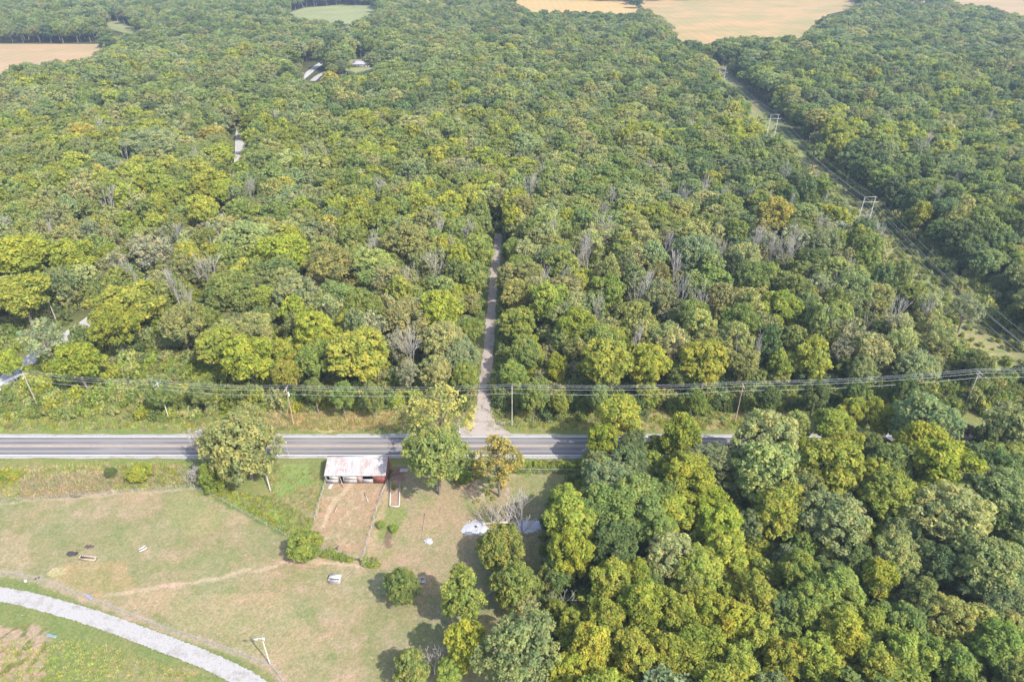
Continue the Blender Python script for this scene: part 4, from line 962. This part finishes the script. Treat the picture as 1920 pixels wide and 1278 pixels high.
# plank leaning in the doorway
MB().tube([(fx(639), -.1, 2.3), (fx(647), -1.5, .05)], .09, 4).build("leaning_board", M_greyw, barn)
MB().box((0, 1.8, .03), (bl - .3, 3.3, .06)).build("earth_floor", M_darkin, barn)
rf = MB(); ov = .35
def slab(mb, a, b, th=.06):
    (y0, z0), (y1, z1) = a, b; X = hl + ov * .45
    n_ = 40
    for k in range(n_):
        xa, xb = -X + 2 * X * k / n_, -X + 2 * X * (k + 1) / n_; xm = (xa + xb) / 2
        for p0, p1, d0, d1 in ((xa, xm, 0, .045), (xm, xb, .045, 0)): mb.quad((p0, y0, z0 + d0), (p1, y0, z0 + d1), (p1, y1, z1 + d1), (p0, y1, z1 + d0))
    mb.quad((-X, y0, z0 - th), (-X, y1, z1 - th), (X, y1, z1 - th), (X, y0, z0 - th)); mb.quad((-X, y0, z0 - th), (X, y0, z0 - th), (X, y0, z0), (-X, y0, z0))
    mb.quad((X, y0, z0 - th), (X, y1, z1 - th), (X, y1, z1), (X, y0, z0)); mb.quad((-X, y1, z1 - th), (-X, y0, z0 - th), (-X, y0, z0), (-X, y1, z1))
slab(rf, (-ov, ze - .06), (yr, zr)); roof = rf.build("roof", M_roof_m, barn)
rf = MB(); slab(rf, (yr + .01, zr), (DP + ov, zb - .02)); rf.build("roof", plain("grey_tin_back", (.42, .38, .37), .25, 1.2), barn)
MB().box((0, yr, zr + .06), (bl + .3, .28, .05)).build("ridge_cap", M_metal, barn)
MB().box((hl + .14, 2.2, 3.35), (.07, 4.9, .16), 0, 0, (0, .345)).build("bargeboard", M_redw, barn)

# ------------------------------------------------------------------ fences
def fence(line, name, label, h=1.15, step=4.2, wires=4, pr=.05, mpost=M_post, net=True, rail=None, cat="fence"):
    root = empty(name, (line[0][0], line[0][1], -.12)); ox, oy = line[0]; L = [Vector((a - ox, b - oy, 0)) for a, b in line]
    ps = []
    acc = 0
    for a, b in zip(L[:-1], L[1:]):
        n = max(1, round((b - a).length / step)); ps += [a.lerp(b, k / n) for k in range(n)]
    ps.append(L[-1]); r_ = random.Random(len(label)); base = None
    for p in ps[:95]:
        o = MB().tube([p + Vector((0, 0, -.1)), p + Vector((r_.uniform(-.05, .05), r_.uniform(-.05, .05), h + r_.uniform(0, .2)))], [pr, pr * .9], 6).build("post", mpost, root)
    wm = MB()
    for k in range(wires):
        z = h * (k + 1) / wires * .97; wm.tube([p + Vector((0, 0, z)) for p in L], .012, 4, 0, False)
    if net:
        for a, b in zip(ps[:-1], ps[1:]):
            n = max(2, int((b - a).length / .5))
            for k in range(n): q = a.lerp(b, k / n); wm.tube([q, q + Vector((0, 0, h * .97))], .007, 4, 0, False)
    wm.build("wire_mesh", M_wire, root)
    if rail: MB().tube([p + Vector((0, 0, h)) for p in L], rail, 5, 0, False).build("top_rail", M_polelight, root)
    return tag(root, label, cat, "wire fences")
fence(FENCE_A, "wire_fence", "wire fence between the roadside weeds and the pasture, left of corner bush")
fence(FENCE_B, "wire_fence", "wire fence slanting from the corner bush to the round bush")
fence(FENCE_C, "wire_fence", "wire fence along the grass strip beside the white gravel lane", 1.0)
fence(FENCE_D, "wire_fence", "pale railed fence behind the yard, right of the barn", 1.2, 4, rail=.045)
fence(PEN_L, "wire_fence", "left side fence of the bare dirt pen", 1.2, 2.2, pr=.08)
fence(PEN_R, "wire_fence", "right side fence of the bare dirt pen beside the worn path", 1.3, 2.6, pr=.08)
fence(PEN_B, "wire_fence", "bottom fence of the dirt pen in green weeds", 1.1, 3)

# ------------------------------------------------------------------ utility poles
def pole(base, top_px, label, arms, r=.16, mat_=M_polew, xf=False, cat="utility pole", lean=None):
    g = G(*base); 
    # height where the top would be seen, from the base distance
    hgt = lean
    root = empty("utility_pole", (g.x, g.y, -.1)); 
    MB().tube([(0, 0, -.2), (0, 0, hgt * .5), (0, 0, hgt)], [r, r * .85, r * .65], 6).build("shaft", mat_, root, True)
    for (z, wd, ang) in arms:
        a = MB().box((0, 0, 0), (wd, .12, .12)).build("crossarm", M_polelight, root); a.location = (0, -.16, z); a.rotation_euler = (0, 0, ang)
        for k in (-.46, -.2, .2, .46):
            i_ = MB().tube([(0, 0, .06), (0, 0, .3)], [.05, .035], 6).build("insulator", M_whitep, a); i_.location = (k * wd, 0, 0)
    if xf:
        c_ = MB().tube([(.36, -.1, hgt - 2.6), (.36, -.1, hgt - 1.5)], .24, 6).build("transformer", M_metal, root, True)
    return tag(root, label, cat, "wooden utility poles along the road"), hgt
PB = []
def pl(base, h, label, arms, **k): 
    o, hh_ = pole(base, None, label, arms, lean=h, **k); PB.append((o.location.x, o.location.y, h)); return o
AW = math.radians(90)
pl((75, 769), 12.6, "leftmost utility pole, with two crossed arms by the side road", [(12.2, 2.6, AW * .3), (11.3, 2.4, AW * 1.2)])
pl((318, 787), 12.6, "second utility pole from left, pale, with two short crossarms", [(12.0, 2.4, AW * .75), (11.0, 2.2, AW * .75)], mat_=M_polelight)
pl((551, 796), 12.4, "utility pole with grey transformer, left of the gravel track", [(11.9, 2.3, AW * .9)], xf=True, mat_=plain("reddish_pole", (.36, .22, .16), .25, 2))
pl((960, 797), 12.8, "straight bare utility pole just right of the track mouth", [(12.4, 2.2, AW)])
pl((1378, 792), 12.8, "brown utility pole rising behind the pale green tree tops", [(12.2, 2.3, AW)], mat_=plain("brown_pole", (.33, .24, .18), .25, 2))
pl((1808, 762), 12.0, "rightmost utility pole, leaning beside the dark shrubs", [(11.6, 2.4, AW * 1.05), (10.7, 2.2, AW * 1.05)])
o_, _ = pole((109, 609), None, "short pale pole without wires on the side road verge", [], lean=9.5, mat_=M_polelight)
o_, _ = pole((541, 853), None, "thin reflector-topped marker pole at the near road edge", [], lean=4.2, r=.05, mat_=M_metal); o_.name = "marker_pole"; o_["category"] = "marker pole"; o_["group"] = "small posts"
MB().box((0, 0, 4.3), (.5, .12, .35)).build("white_plate", M_whitep, o_)
o_, _ = pole((1204, 776), None, "short grey stub post under the cables right of the track", [], lean=3.4, r=.1, mat_=M_post); o_["group"] = "small posts"; o_.name = "stub_post"; o_["category"] = "post"
# cables strung between the road poles
ext = [(-170, PB[0][1] - 26, 12.2)]; endp = (G(2150, 744).x, G(2150, 744).y, 12.4)
span = PB + [endp]
def cable(pts3, name, label, group, sag=.8, r=.028, cat="cable"):
    mb = MB(); P3 = []
    for a, b in zip(pts3[:-1], pts3[1:]):
        a, b = Vector(a), Vector(b)
        for k in range(12):
            t = k / 12; q = a.lerp(b, t); q.z -= sag * 4 * t * (1 - t); P3.append(q)
    P3.append(Vector(pts3[-1])); mb.tube(P3, r, 4, 0, False)
    return tag(mb.build(name, M_wire), label, cat, group)
for k, (dy, dz, lb) in enumerate(((.95, .15, "farthest of the power cables along the crossarms above the road verge"), (0, .25, "middle power cable running over the pole tops by the road"), (-.95, .15, "nearest of the power cables on the crossarms above the verge"), (-.1, -2.0, "thick lower cable hung below the crossarms along the road"))):
    cable([(x, y_ + dy, h - .2 + dz) for x, y_, h in span], "power_cable", lb, "cables along the road", .9, .028 if k < 3 else .036)
for k, dd in enumerate((-1.1, 0, 1.1)):
    cable([(PB[0][0] + dd * .5, PB[0][1], 12.2), (PB[0][0] - 34 + dd, PB[0][1] - 34, 11.5)], "power_cable", "pale cable from the leftmost pole down to the left edge, " + ("outer", "middle", "inner")[k], "cables leaving the leftmost pole", .9, .035)

# H-frame towers ------------------------------------------------------------
TW = [(139, 131), (145.5, 266), (150.5, 400), (156, 535), (161, 668)]
def htower(x, y_, label):
    root = empty("transmission_tower", (x, y_, -.1)); Hh = 18.0; s = 2.15
    for q in (-1, 1): MB().tube([(q * s * 1.12, 0, -.2), (q * s, 0, Hh)], [.19, .12], 6).build("leg", M_tower, root, True)
    MB().box((0, .2, Hh - 2.5), (8.4, .18, .22)).build("crossarm", M_tower, root)
    MB().box((0, -.18, Hh - .12), (5.2, .14, .18)).build("top_beam", M_tower, root)
    for (z0, z1) in ((9.2, 13.2), (4.6, 8.6)):
        for q in (-1, 1): MB().tube([(-q * s, -.12 * q, z0), (q * s, -.12 * q, z1)], .09, 4).build("cross_brace", M_tower, root)
    for q in (-3.9, 0, 3.9): MB().tube([(q, .2, Hh - 2.65), (q, .2, Hh - 3.9)], .09, 6).build("insulator", M_metal, root)
    return tag(root, label, "pylon", "wooden two-legged pylons in the forest corridor")
for (x, y_), lb in zip(TW[1:4], ("nearest two-legged wooden pylon rising at the corridor edge", "middle two-legged pylon with crossed braces in the corridor", "farthest visible two-legged pylon at the top of the corridor")): htower(x, y_, lb)
for q, z, lb in ((-3.9, 14.0, "left conductor cable of the pylon line"), (0, 14.0, "middle conductor cable of the pylon line"), (3.9, 14.0, "right conductor cable of the pylon line"), (-2.1, 18.0, "left thin top wire of the pylon line"), (2.1, 18.0, "right thin top wire of the pylon line")):
    cable([(x + q, y_ + .2, z) for x, y_ in TW], "transmission_cable", lb, "cables of the pylon line", 2.6, .045 if z < 15 else .028)

# yard lamp pole --------------------------------------------------------------
g = G(506, 1243); root = empty("lamp_pole", (g.x, g.y, -.1)); tag(root, "pale wooden lamp pole with white lamp beside the gravel lane", "lamp pole")
MB().tube([(0, 0, -.2), (0, 0, 7.7)], [.13, .09], 6).build("shaft", M_polelight, root, True)
MB().tube([(0, 0, 7.2), (-.5, -.1, 7.6), (-1.0, -.15, 7.5)], .05, 5).build("bracket", M_metal, root)
MB().box((-1.05, -.15, 7.44), (.8, .32, .16)).build("lamp_head", M_whitep, root)
MB().box((.28, -.1, 7.4), (.42, .36, .5)).build("meter_box", M_whitep, root)
MB().tube([(.1, 0, 7.6), (.25, .4, 8.3)], .06, 5).build("bracket", M_metal, root)

# ------------------------------------------------------------------ yard things
def heap(u, v, ru, name, label, m_, h=.45, sq=.6, seed=1, cat="heap", stones=60, rp=None):
    g = G(u, v); r_ = random.Random(seed); mb = MB(); n = 22; rings = 6; V = []; 
    root = empty(name, (g.x, g.y, -.12)); Fq = []
    ph = [r_.uniform(0, 6.28) for _ in range(4)]
    for j in range(rings + 1):
        for k in range(n):
            a = 2 * math.pi * k / n; rr_ = ru * (1 + .16 * math.sin(2 * a + ph[0]) + .12 * math.sin(3 * a + ph[1]) + .07 * math.sin(7 * a + ph[2])) * (1 - j / rings * .999)
            V.append((rr_ * math.cos(a), rr_ * sq * math.sin(a), h * (1 - (1 - j / rings) ** 2) * (.8 + .4 * r_.random()) if j else 0))
    for j in range(rings):
        for k in range(n): Fq.append((j * n + k, j * n + (k + 1) % n, (j + 1) * n + (k + 1) % n, (j + 1) * n + k))
    link(bpy.data.objects.new("mound", np_mesh("mound", V, Fq, [m_])), root)
    s_ = MB()
    for k in range(stones):
        a = r_.uniform(0, 6.28); d = ru * math.sqrt(r_.random()) * 1.12; q = r_.uniform(.08, .26); s_.box((d * math.cos(a), d * sq * math.sin(a), h * max(0, 1 - (d / ru) ** 2) * .9 + q * .2), (q, q * r_.uniform(.6, 1.2), q * .5), r_.uniform(0, 3), 0, (r_.uniform(-.3, .3), r_.uniform(-.3, .3)))
    if stones: o = s_.build("rubble", m_, root); o["kind"] = "stuff"
    return tag(root, label, cat)
heap(891, 989, 2.6, "rubble_heap", "round heap of bright white rubble with a dark hollow", M_chalk, .35, 1.0, 3, "heap", 90)
heap(990, 985, 2.9, "rubble_heap", "lilac-grey rubble heap behind the white-barked dead tree", M_rubble, .4, .75, 4, "heap", 110)
heap(804, 1013, .95, "rubble_heap", "small white heap alone in the middle of the yard", M_chalk, .2, .8, 5, "heap", 20)
heap(892, 988, .45, "ash_pile", "small charred pile in the hollow of the white heap", M_char, .55, .8, 6, "ash pile", 14)
heap(134, 1037, 1.25, "ash_pile", "black ash patch on the pasture left of the feeder", M_char, .05, .8, 7, "ash pile", 6)
heap(167, 1024, .95, "ash_pile", "smaller dark ash patch above the long feeder", plain("brown_ash", (.10, .07, .065), .3), .05, .5, 8, "ash pile", 5)
heap(774, 915, .2, "stone", "small pale stone by the raised bed corner", M_chalk, .15, .9, 9, "stone", 0)
heap(905, 923, 1.0, "stone_pile", "pale stones among weeds under the orange-yellow tree", plain("sandy_stones", (.50, .40, .30), .2, 4), .25, .7, 10, "stone pile", 40)
# fallen tree with pale trunk
a0, a1 = G(905, 984), G(974, 982); root = empty("fallen_tree", (a0.x, a0.y, 0)); tag(root, "fallen pale tree trunk lying between the two rubble heaps", "fallen tree")
dv = a1 - a0
MB().tube([(0, 0, .35), (dv.x * .5, dv.y * .5 + .2, .5), (dv.x, dv.y, .45)], [.16, .26, .34], 6).build("trunk", plain("bare_log", (.52, .44, .33), .25, 3), root, True)
bm_ = MB(); r_ = random.Random(2)
for k in range(26):
    s0 = Vector((dv.x * r_.uniform(0, .9), .1, .5)); e0 = s0 + Vector((r_.uniform(-3.5, 2.5), r_.uniform(-.4, 4.5), r_.uniform(.3, 2.8))); m0 = s0.lerp(e0, .5) + Vector((r_.uniform(-.4, .4), r_.uniform(-.4, .4), .3))
    bm_.tube([s0, m0, e0], [.09, .06, .03], 4, 0, False)
    for j in range(3): f0 = m0.lerp(e0, r_.random()); bm_.tube([f0, f0 + Vector((r_.uniform(-1.3, 1), r_.uniform(-.5, 1.4), r_.uniform(-.2, 1)))], [.04, .025], 4, 0, False)
bm_.build("branches", M_dead, root)
# raised bed
q = [G(733, 903), G(750, 903), G(748.5, 950), G(731, 950)]; root = empty("raised_bed", (q[3].x, q[3].y, -.1)); tag(root, "long narrow garden bed framed with cream boards beside the barn", "garden bed")
def rail_between(a, b, parent, org, m_, name, wd=.28, h=.32):
    a = a - org; b = b - org; d = b - a
    return MB().box(((a.x + b.x) / 2, (a.y + b.y) / 2, h / 2 + .1), (d.length, wd, h), math.atan2(d.y, d.x)).build(name, m_, parent)
org = Vector((q[3].x, q[3].y, 0)); M_cream = plain("cream_boards", (.46, .41, .34), .12, 3)
ins = Vector((0, .18, 0))
rail_between(q[0], q[3] + ins, root, org, M_cream, "side_board"); rail_between(q[1], q[2] + ins, root, org, M_cream, "side_board"); rail_between(q[3], q[2], root, org, M_cream, "end_board", .3)
soil = [p - org for p in q]; mb = MB(); mb.quad(*[(p.x, p.y, .16) for p in (soil[3], soil[2], soil[1], soil[0])]); mb.build("soil", plain("bed_soil", (.30, .20, .13), .3, 2), root)
# loose lumber
def log(u0, v0, u1, v1, label, m_=M_wood, r=.08, name="lumber", cat="plank", z=.1, z2=None):
    a, b = G(u0, v0), G(u1, v1); o = MB().tube([(0, 0, z), (b.x - a.x, b.y - a.y, z2 if z2 is not None else z)], r, 4).build(name, m_); o.location = (a.x, a.y, 0)
    return tag(o, label, cat, "loose boards and logs")
log(684, 925, 690.5, 941, "white plank lying in the dirt pen", M_cream, .13)
log(633, 948, 628, 960, "short pale log at the dirt pen's left side", M_wood, .14)
log(640, 1095, 662, 1071, "long weathered pole on the grass beside the wire crate", M_wood, .07)
log(912, 1116, 930, 1103, "broken pale branch on the ground between the trees", M_dead, .1)
log(792, 1004, 797, 962, "thin old board lying above the small white heap", M_wood, .05)
log(500, 893, 507, 920, "leaning pale stump log by the brown-green tree", M_polelight, .17, "dead_log", "log", 2.4, .1)
log(726, 906, 717, 926, "white pipe rail on the corner of the pen", M_whitep, .06, "pipe_rail", "pipe", .9)
# wire crate
def crate(u, v, w3, label, rz=0, name="wire_crate"):
    g = G(u, v); root = empty(name, (g.x, g.y, -.1), rz); tag(root, label, "crate")
    x, y_, z = w3; fr_ = MB()
    for sx in (-1, 1):
        for sy in (-1, 1): fr_.tube([(sx * x / 2, sy * y_ / 2, 0), (sx * x / 2, sy * y_ / 2, z)], .05, 4)
    for zz in (.05, z):
        for sy in (-1, 1): fr_.tube([(-x / 2, sy * y_ / 2, zz), (x / 2, sy * y_ / 2, zz)], .05, 4)
        for sx in (-1, 1): fr_.tube([(sx * x / 2, -y_ / 2, zz), (sx * x / 2, y_ / 2, zz)], .05, 4)
    fr_.build("frame", M_whitew, root)
    for k in range(5):
        for q_ in (-1, 1): MB().box((0, q_ * (y_ / 2 + .07), z * (k + .6) / 5.4), (x, .03, z * .12)).build('slat', M_greyw, root)
    pass
    MB().box((0, y_ * .16, z + .1), (x * 1.06, y_ * .7, .05)).build("lid", M_whitew, root); MB().box((0, 0, .12), (x * .92, y_ * .9, .04)).build("floor_board", M_greyw, root)
    return root
crate(629, 1087, (2.2, 1.5, .9), "slatted grey animal crate with metal lid on the pasture", -.1)
# open frame chair-like thing
g = G(792, 1090); root = empty("feed_rack", (g.x, g.y, -.1), .25); tag(root, "small white metal feed rack right of the lone olive tree", "feed rack")
f_ = MB()
for sx in (-.6, .6):
    for sy in (-.55, .55): f_.tube([(sx, sy, 0), (sx, sy, .8)], .05, 4)
    f_.tube([(sx, -.55, .8), (sx, .55, .8)], .06, 4)
for sy in (-.55, .55): f_.tube([(-.6, sy, .8), (.6, sy, .8)], .06, 4); f_.tube([(-.6, sy, .2), (.6, sy, .2)], .05, 4)
f_.build("frame", M_whitep, root); MB().box((0, 0, .35), (1.0, .8, .06)).build("tray", M_metal, root); MB().tube([(-.2, -.2, .4), (.1, .4, .85)], .06, 4).build("strut", M_char, root)
# trough in pasture with pale frame
g = G(268, 1029); root = empty("water_trough", (g.x, g.y, -.1), .75); tag(root, "small pale metal trough lying alone in the upper pasture", "trough")
for s in (-1, 1): MB().box((0, s * .38, .2), (1.5, .07, .4)).build("side", M_whitep, root); MB().box((s * .72, 0, .2), (.06, .68, .4)).build("end", M_whitep, root)
MB().box((0, 0, .12), (1.36, .68, .04)).build("bottom", M_post, root)
# long feeder
g = G(165, 1047); root = empty("hay_feeder", (g.x, g.y, -.1), -.12); tag(root, "long low wooden feeder with slats beside black ash patches", "feeder")
for s in (-1, 1): MB().box((0, s * .42, .3), (3.6, .09, .5)).build("side_board", M_wood, root); MB().box((s * 1.76, 0, .3), (.09, .74, .5)).build("end_board", M_wood, root)
for k in range(9): MB().box((-1.6 + .4 * k, .3, .62), (.12, .5, .1), .2).build("slat", M_cream, root)
MB().box((0, 0, .12), (3.4, .72, .06)).build("floor_board", M_deadbrown, root)
# small things by the lane
g = G(48, 1089); root = empty("salt_block_stand", (g.x, g.y, -.1)); tag(root, "white bucket on the grass strip above the gravel lane", "bucket")
MB().tube([(0, 0, 0), (0, 0, .45)], [.22, .28], 6).build("body", M_whitep, root, True); MB().tube([(-.28, 0, .45), (0, 0, .75), (.28, 0, .45)], .025, 4).build("handle", M_metal, root); root.name = "bucket"
def mat_sheet(u, v, sx, sy, rz, label, m_, name="tarp"):
    g = G(u, v); r_ = random.Random(int(u)); V = []; Fq = []
    n, m2 = 10, 5
    for j in range(m2 + 1):
        for k in range(n + 1): V.append(((k / n - .5) * sx + r_.uniform(-.05, .05), (j / m2 - .5) * sy + r_.uniform(-.05, .05), .06 + r_.uniform(0, .09)))
    for j in range(m2):
        for k in range(n): a = j * (n + 1) + k; Fq.append((a, a + 1, a + n + 2, a + n + 1))
    me = np_mesh(name, V, Fq, [m_]); o = link(bpy.data.objects.new(name, me)); o.location = (g.x, g.y, -.08); o.rotation_euler = (0, 0, rz)
    so_ = o.modifiers.new("thickness", 'SOLIDIFY'); so_.thickness = .02
    return tag(o, label, "tarp", "rumpled sheets on the ground")
mat_sheet(70, 1083, .9, .6, .4, "black rumpled tarp at the fence near the straw patch", M_char)
mat_sheet(167, 1118, 2.2, .7, -.55, "grey-blue sheet lying along the lane fence", plain("slate_tarp", (.25, .25, .29), .2, 3))
mat_sheet(96, 1191, 2.3, .6, -.25, "grey-green sheet on the bare ground below the lane", plain("green_tarp", (.20, .25, .24), .2, 3))
mat_sheet(620, 911, .8, 1.6, -.2, "white rumpled sheet at the barn's left corner", M_chalk)
# pallets beside the barn
def pallet(u, v, rz, label, m_, sx=1.9, sy=1.1):
    g = G(u, v); root = empty("pallet", (g.x, g.y, -.08), rz); tag(root, label, "pallet", "pallets beside the barn")
    b_ = MB()
    for k in range(3): b_.box((0, -.45 * sy + .45 * sy * k, .08), (sx, .1, .1))
    b_.build("bearers", m_, root); d_ = MB()
    for k in range(8): d_.box((-sx / 2 + sx * (k + .5) / 8, 0, .16), (sx / 8 * .8, sy, .04))
    d_.build("deck_boards", m_, root)
pallet(757, 881, 0, "faded pinkish pallet lying behind the garden bed", M_whitew); pallet(742, 893, .1, "dull brown pallet beside the barn's red end wall", plain("rusty_boards", (.24, .16, .13), .3, 3), 2.0, 2.0)
# small gate / sign by the track mouth
g = G(940, 796); root = empty("track_gate", (g.x, g.y, -.1), .05); tag(root, "low grey gate rail right of the track mouth", "gate")
for s in (-1, 1): MB().tube([(s * .85, 0, 0), (s * .85, 0, 1.1)], .07, 6).build("post", M_post, root)
for z in (.45, .75, 1.05): MB().box((0, -.1, z), (1.8, .06, .12)).build("rail", M_greyw, root)
# shrubs in the yard
for u, v, lb in ((714.5, 986, "left of two small round shrubs beside the worn path"), (738.5, 993, "right of two small round shrubs beside the worn path"), (870, 900, "bushy green shrub at the right trunk foot by the yard fence"), (739, 914, "small green shrub inside the far end of the garden bed")):
    g = G(u, v); s = 1.0 if v > 950 else (1.8 if v < 905 else .7); root = empty("shrub", (g.x, g.y, -.2)); tag(root, lb, "shrub", "small shrubs in the yard")
    root.scale = (s * .2, s * .2, s * .14)
    c = link(bpy.data.objects.new("foliage", NEAR['lumpy'][0][0]), root); c.location = (0, 0, -5.5); c.color = jit_tint('bg')
# goat in the pen
g = G(630, 1031); root = empty("goat", (g.x, g.y, -.08), .5)
tag(root, "dark goat with pale patch standing at the pen's bottom weeds", "goat")
gb = MB(); gb.tube([(-.5, 0, .62), (-.42, 0, .66), (-.1, 0, .6), (.25, 0, .62), (.42, 0, .68), (.56, 0, .9), (.66, 0, .98), (.86, 0, .86)], [.08, .17, .21, .2, .17, .10, .10, .045], 8, 0, False)
for sx, sy in ((-.38, -.1), (-.38, .1), (.32, -.1), (.32, .1)): gb.tube([(sx, sy, .6), (sx + (.04 if sx < 0 else -.02), sy, .32), (sx, sy, .0)], [.085, .045, .04], 6)
for s in (-1, 1): gb.tube([(.64, .06 * s, 1.02), (.6, .18 * s, .96)], [.035, .02], 4); gb.tube([(.62, .04 * s, 1.06), (.5, .06 * s, 1.2)], [.02, .008], 4)
gb.tube([(-.52, 0, .68), (-.62, 0, .74)], [.03, .015], 4)
gb.build("body", plain("dark_goat_coat", (.09, .08, .08), .6, 5), root, True)

# ------------------------------------------------------------------ far house
g = G(681, 127); hs = empty("house", (g.x, g.y, 0), -.02); tag(hs, "long white single-storey house in a clearing far back", "house")
MB().box((0, 4, 1.45), (17.5, 8, 2.9)).build("walls", M_whitep, hs)
rf = MB(); X = 9.3
for (y0, z0, y1, z1) in ((-.6, 2.75, 4, 4.9), (4, 4.9, 8.6, 2.75)): rf.quad((-X, y0, z0), (X, y0, z0), (X, y1, z1), (-X, y1, z1)); rf.quad((-X, y1, z1 - .18), (X, y1, z1 - .18), (X, y0, z0 - .18), (-X, y0, z0 - .18))
rf.build("roof", plain("grey_shingles", (.34, .31, .36), .15, 1), hs)
gm = MB()
for s in (-1, 1): gm.quad((s * 8.72, -.0, 2.9), (s * 8.72, 8, 2.9), (s * 8.72, 4.02, 4.75), (s * 8.72, 4, 4.75))
gm.build("gable", M_whitep, hs)
for x in (-6.5, -3.5, 1.2, 4.2):
    o = MB().box((x, -.02, 1.6), (1.3, .08, 1.2)).build("window", plain("window_frame", (.7, .7, .7)), hs); MB().box((x, -.07, 1.6), (1.1, .04, 1.0)).build("pane", plain("window_glass", (.06, .07, .09), .1, 3, .2), o)
MB().box((-1.2, -.03, 1.1), (1.0, .08, 2.1)).build("door", M_greyw, hs); MB().box((6.9, -.03, 1.15), (2.6, .08, 2.1)).build("garage_door", M_darkin, hs)
# pale shed glimpsed right of the corridor and a far white silo shed
def shed(u, v, sz, label, roofm, wallm, rz=0):
    g = G(u, v); r0 = empty("shed", (g.x, g.y, 0), rz); tag(r0, label, "shed", "small far buildings"); x, y_, z = sz
    MB().box((0, 0, z / 2), (x, y_, z)).build("walls", wallm, r0); rf = MB(); X = x / 2 + .3; Y = y_ / 2 + .3
    rf.quad((-X, -Y, z - .05), (X, -Y, z - .05), (X, 0, z + 1.3), (-X, 0, z + 1.3)); rf.quad((-X, 0, z + 1.3), (X, 0, z + 1.3), (X, Y, z - .05), (-X, Y, z - .05)); rf.build("roof", roofm, r0)
    gg_ = MB()
    for s in (-1, 1): gg_.quad((s * x / 2, -y_ / 2, z), (s * x / 2, y_ / 2, z), (s * x / 2, .02, z + 1.2), (s * x / 2, 0, z + 1.2))
    gg_.build("gable", wallm, r0); MB().box((0, -y_ / 2 - .04, z * .42), (x * .3, .08, z * .8)).build("door", M_greyw, r0)
shed(518, 22, (9, 7, 3.4), "white shed at the corner of the far green field", plain("red_tin", (.5, .2, .15)), M_whitep)
# far treeless ground pieces are part of the ground; haze closes the distance ------------------------
hz = MB().box((0, 2900, 59), (5200, 6600, 120)).build("haze", [])
hm, ht, ho = mat("haze_air"); pv = nd(ht, "ShaderNodeVolumePrincipled"); pv.inputs["Color"].default_value = (.66, .80, 1.0, 1); pv.inputs["Density"].default_value = .00019; pv.inputs["Anisotropy"].default_value = .2
ht.links.new(pv.outputs[0], ho.inputs["Volume"]); hz.data.materials.append(hm); tag(hz, kind="stuff")
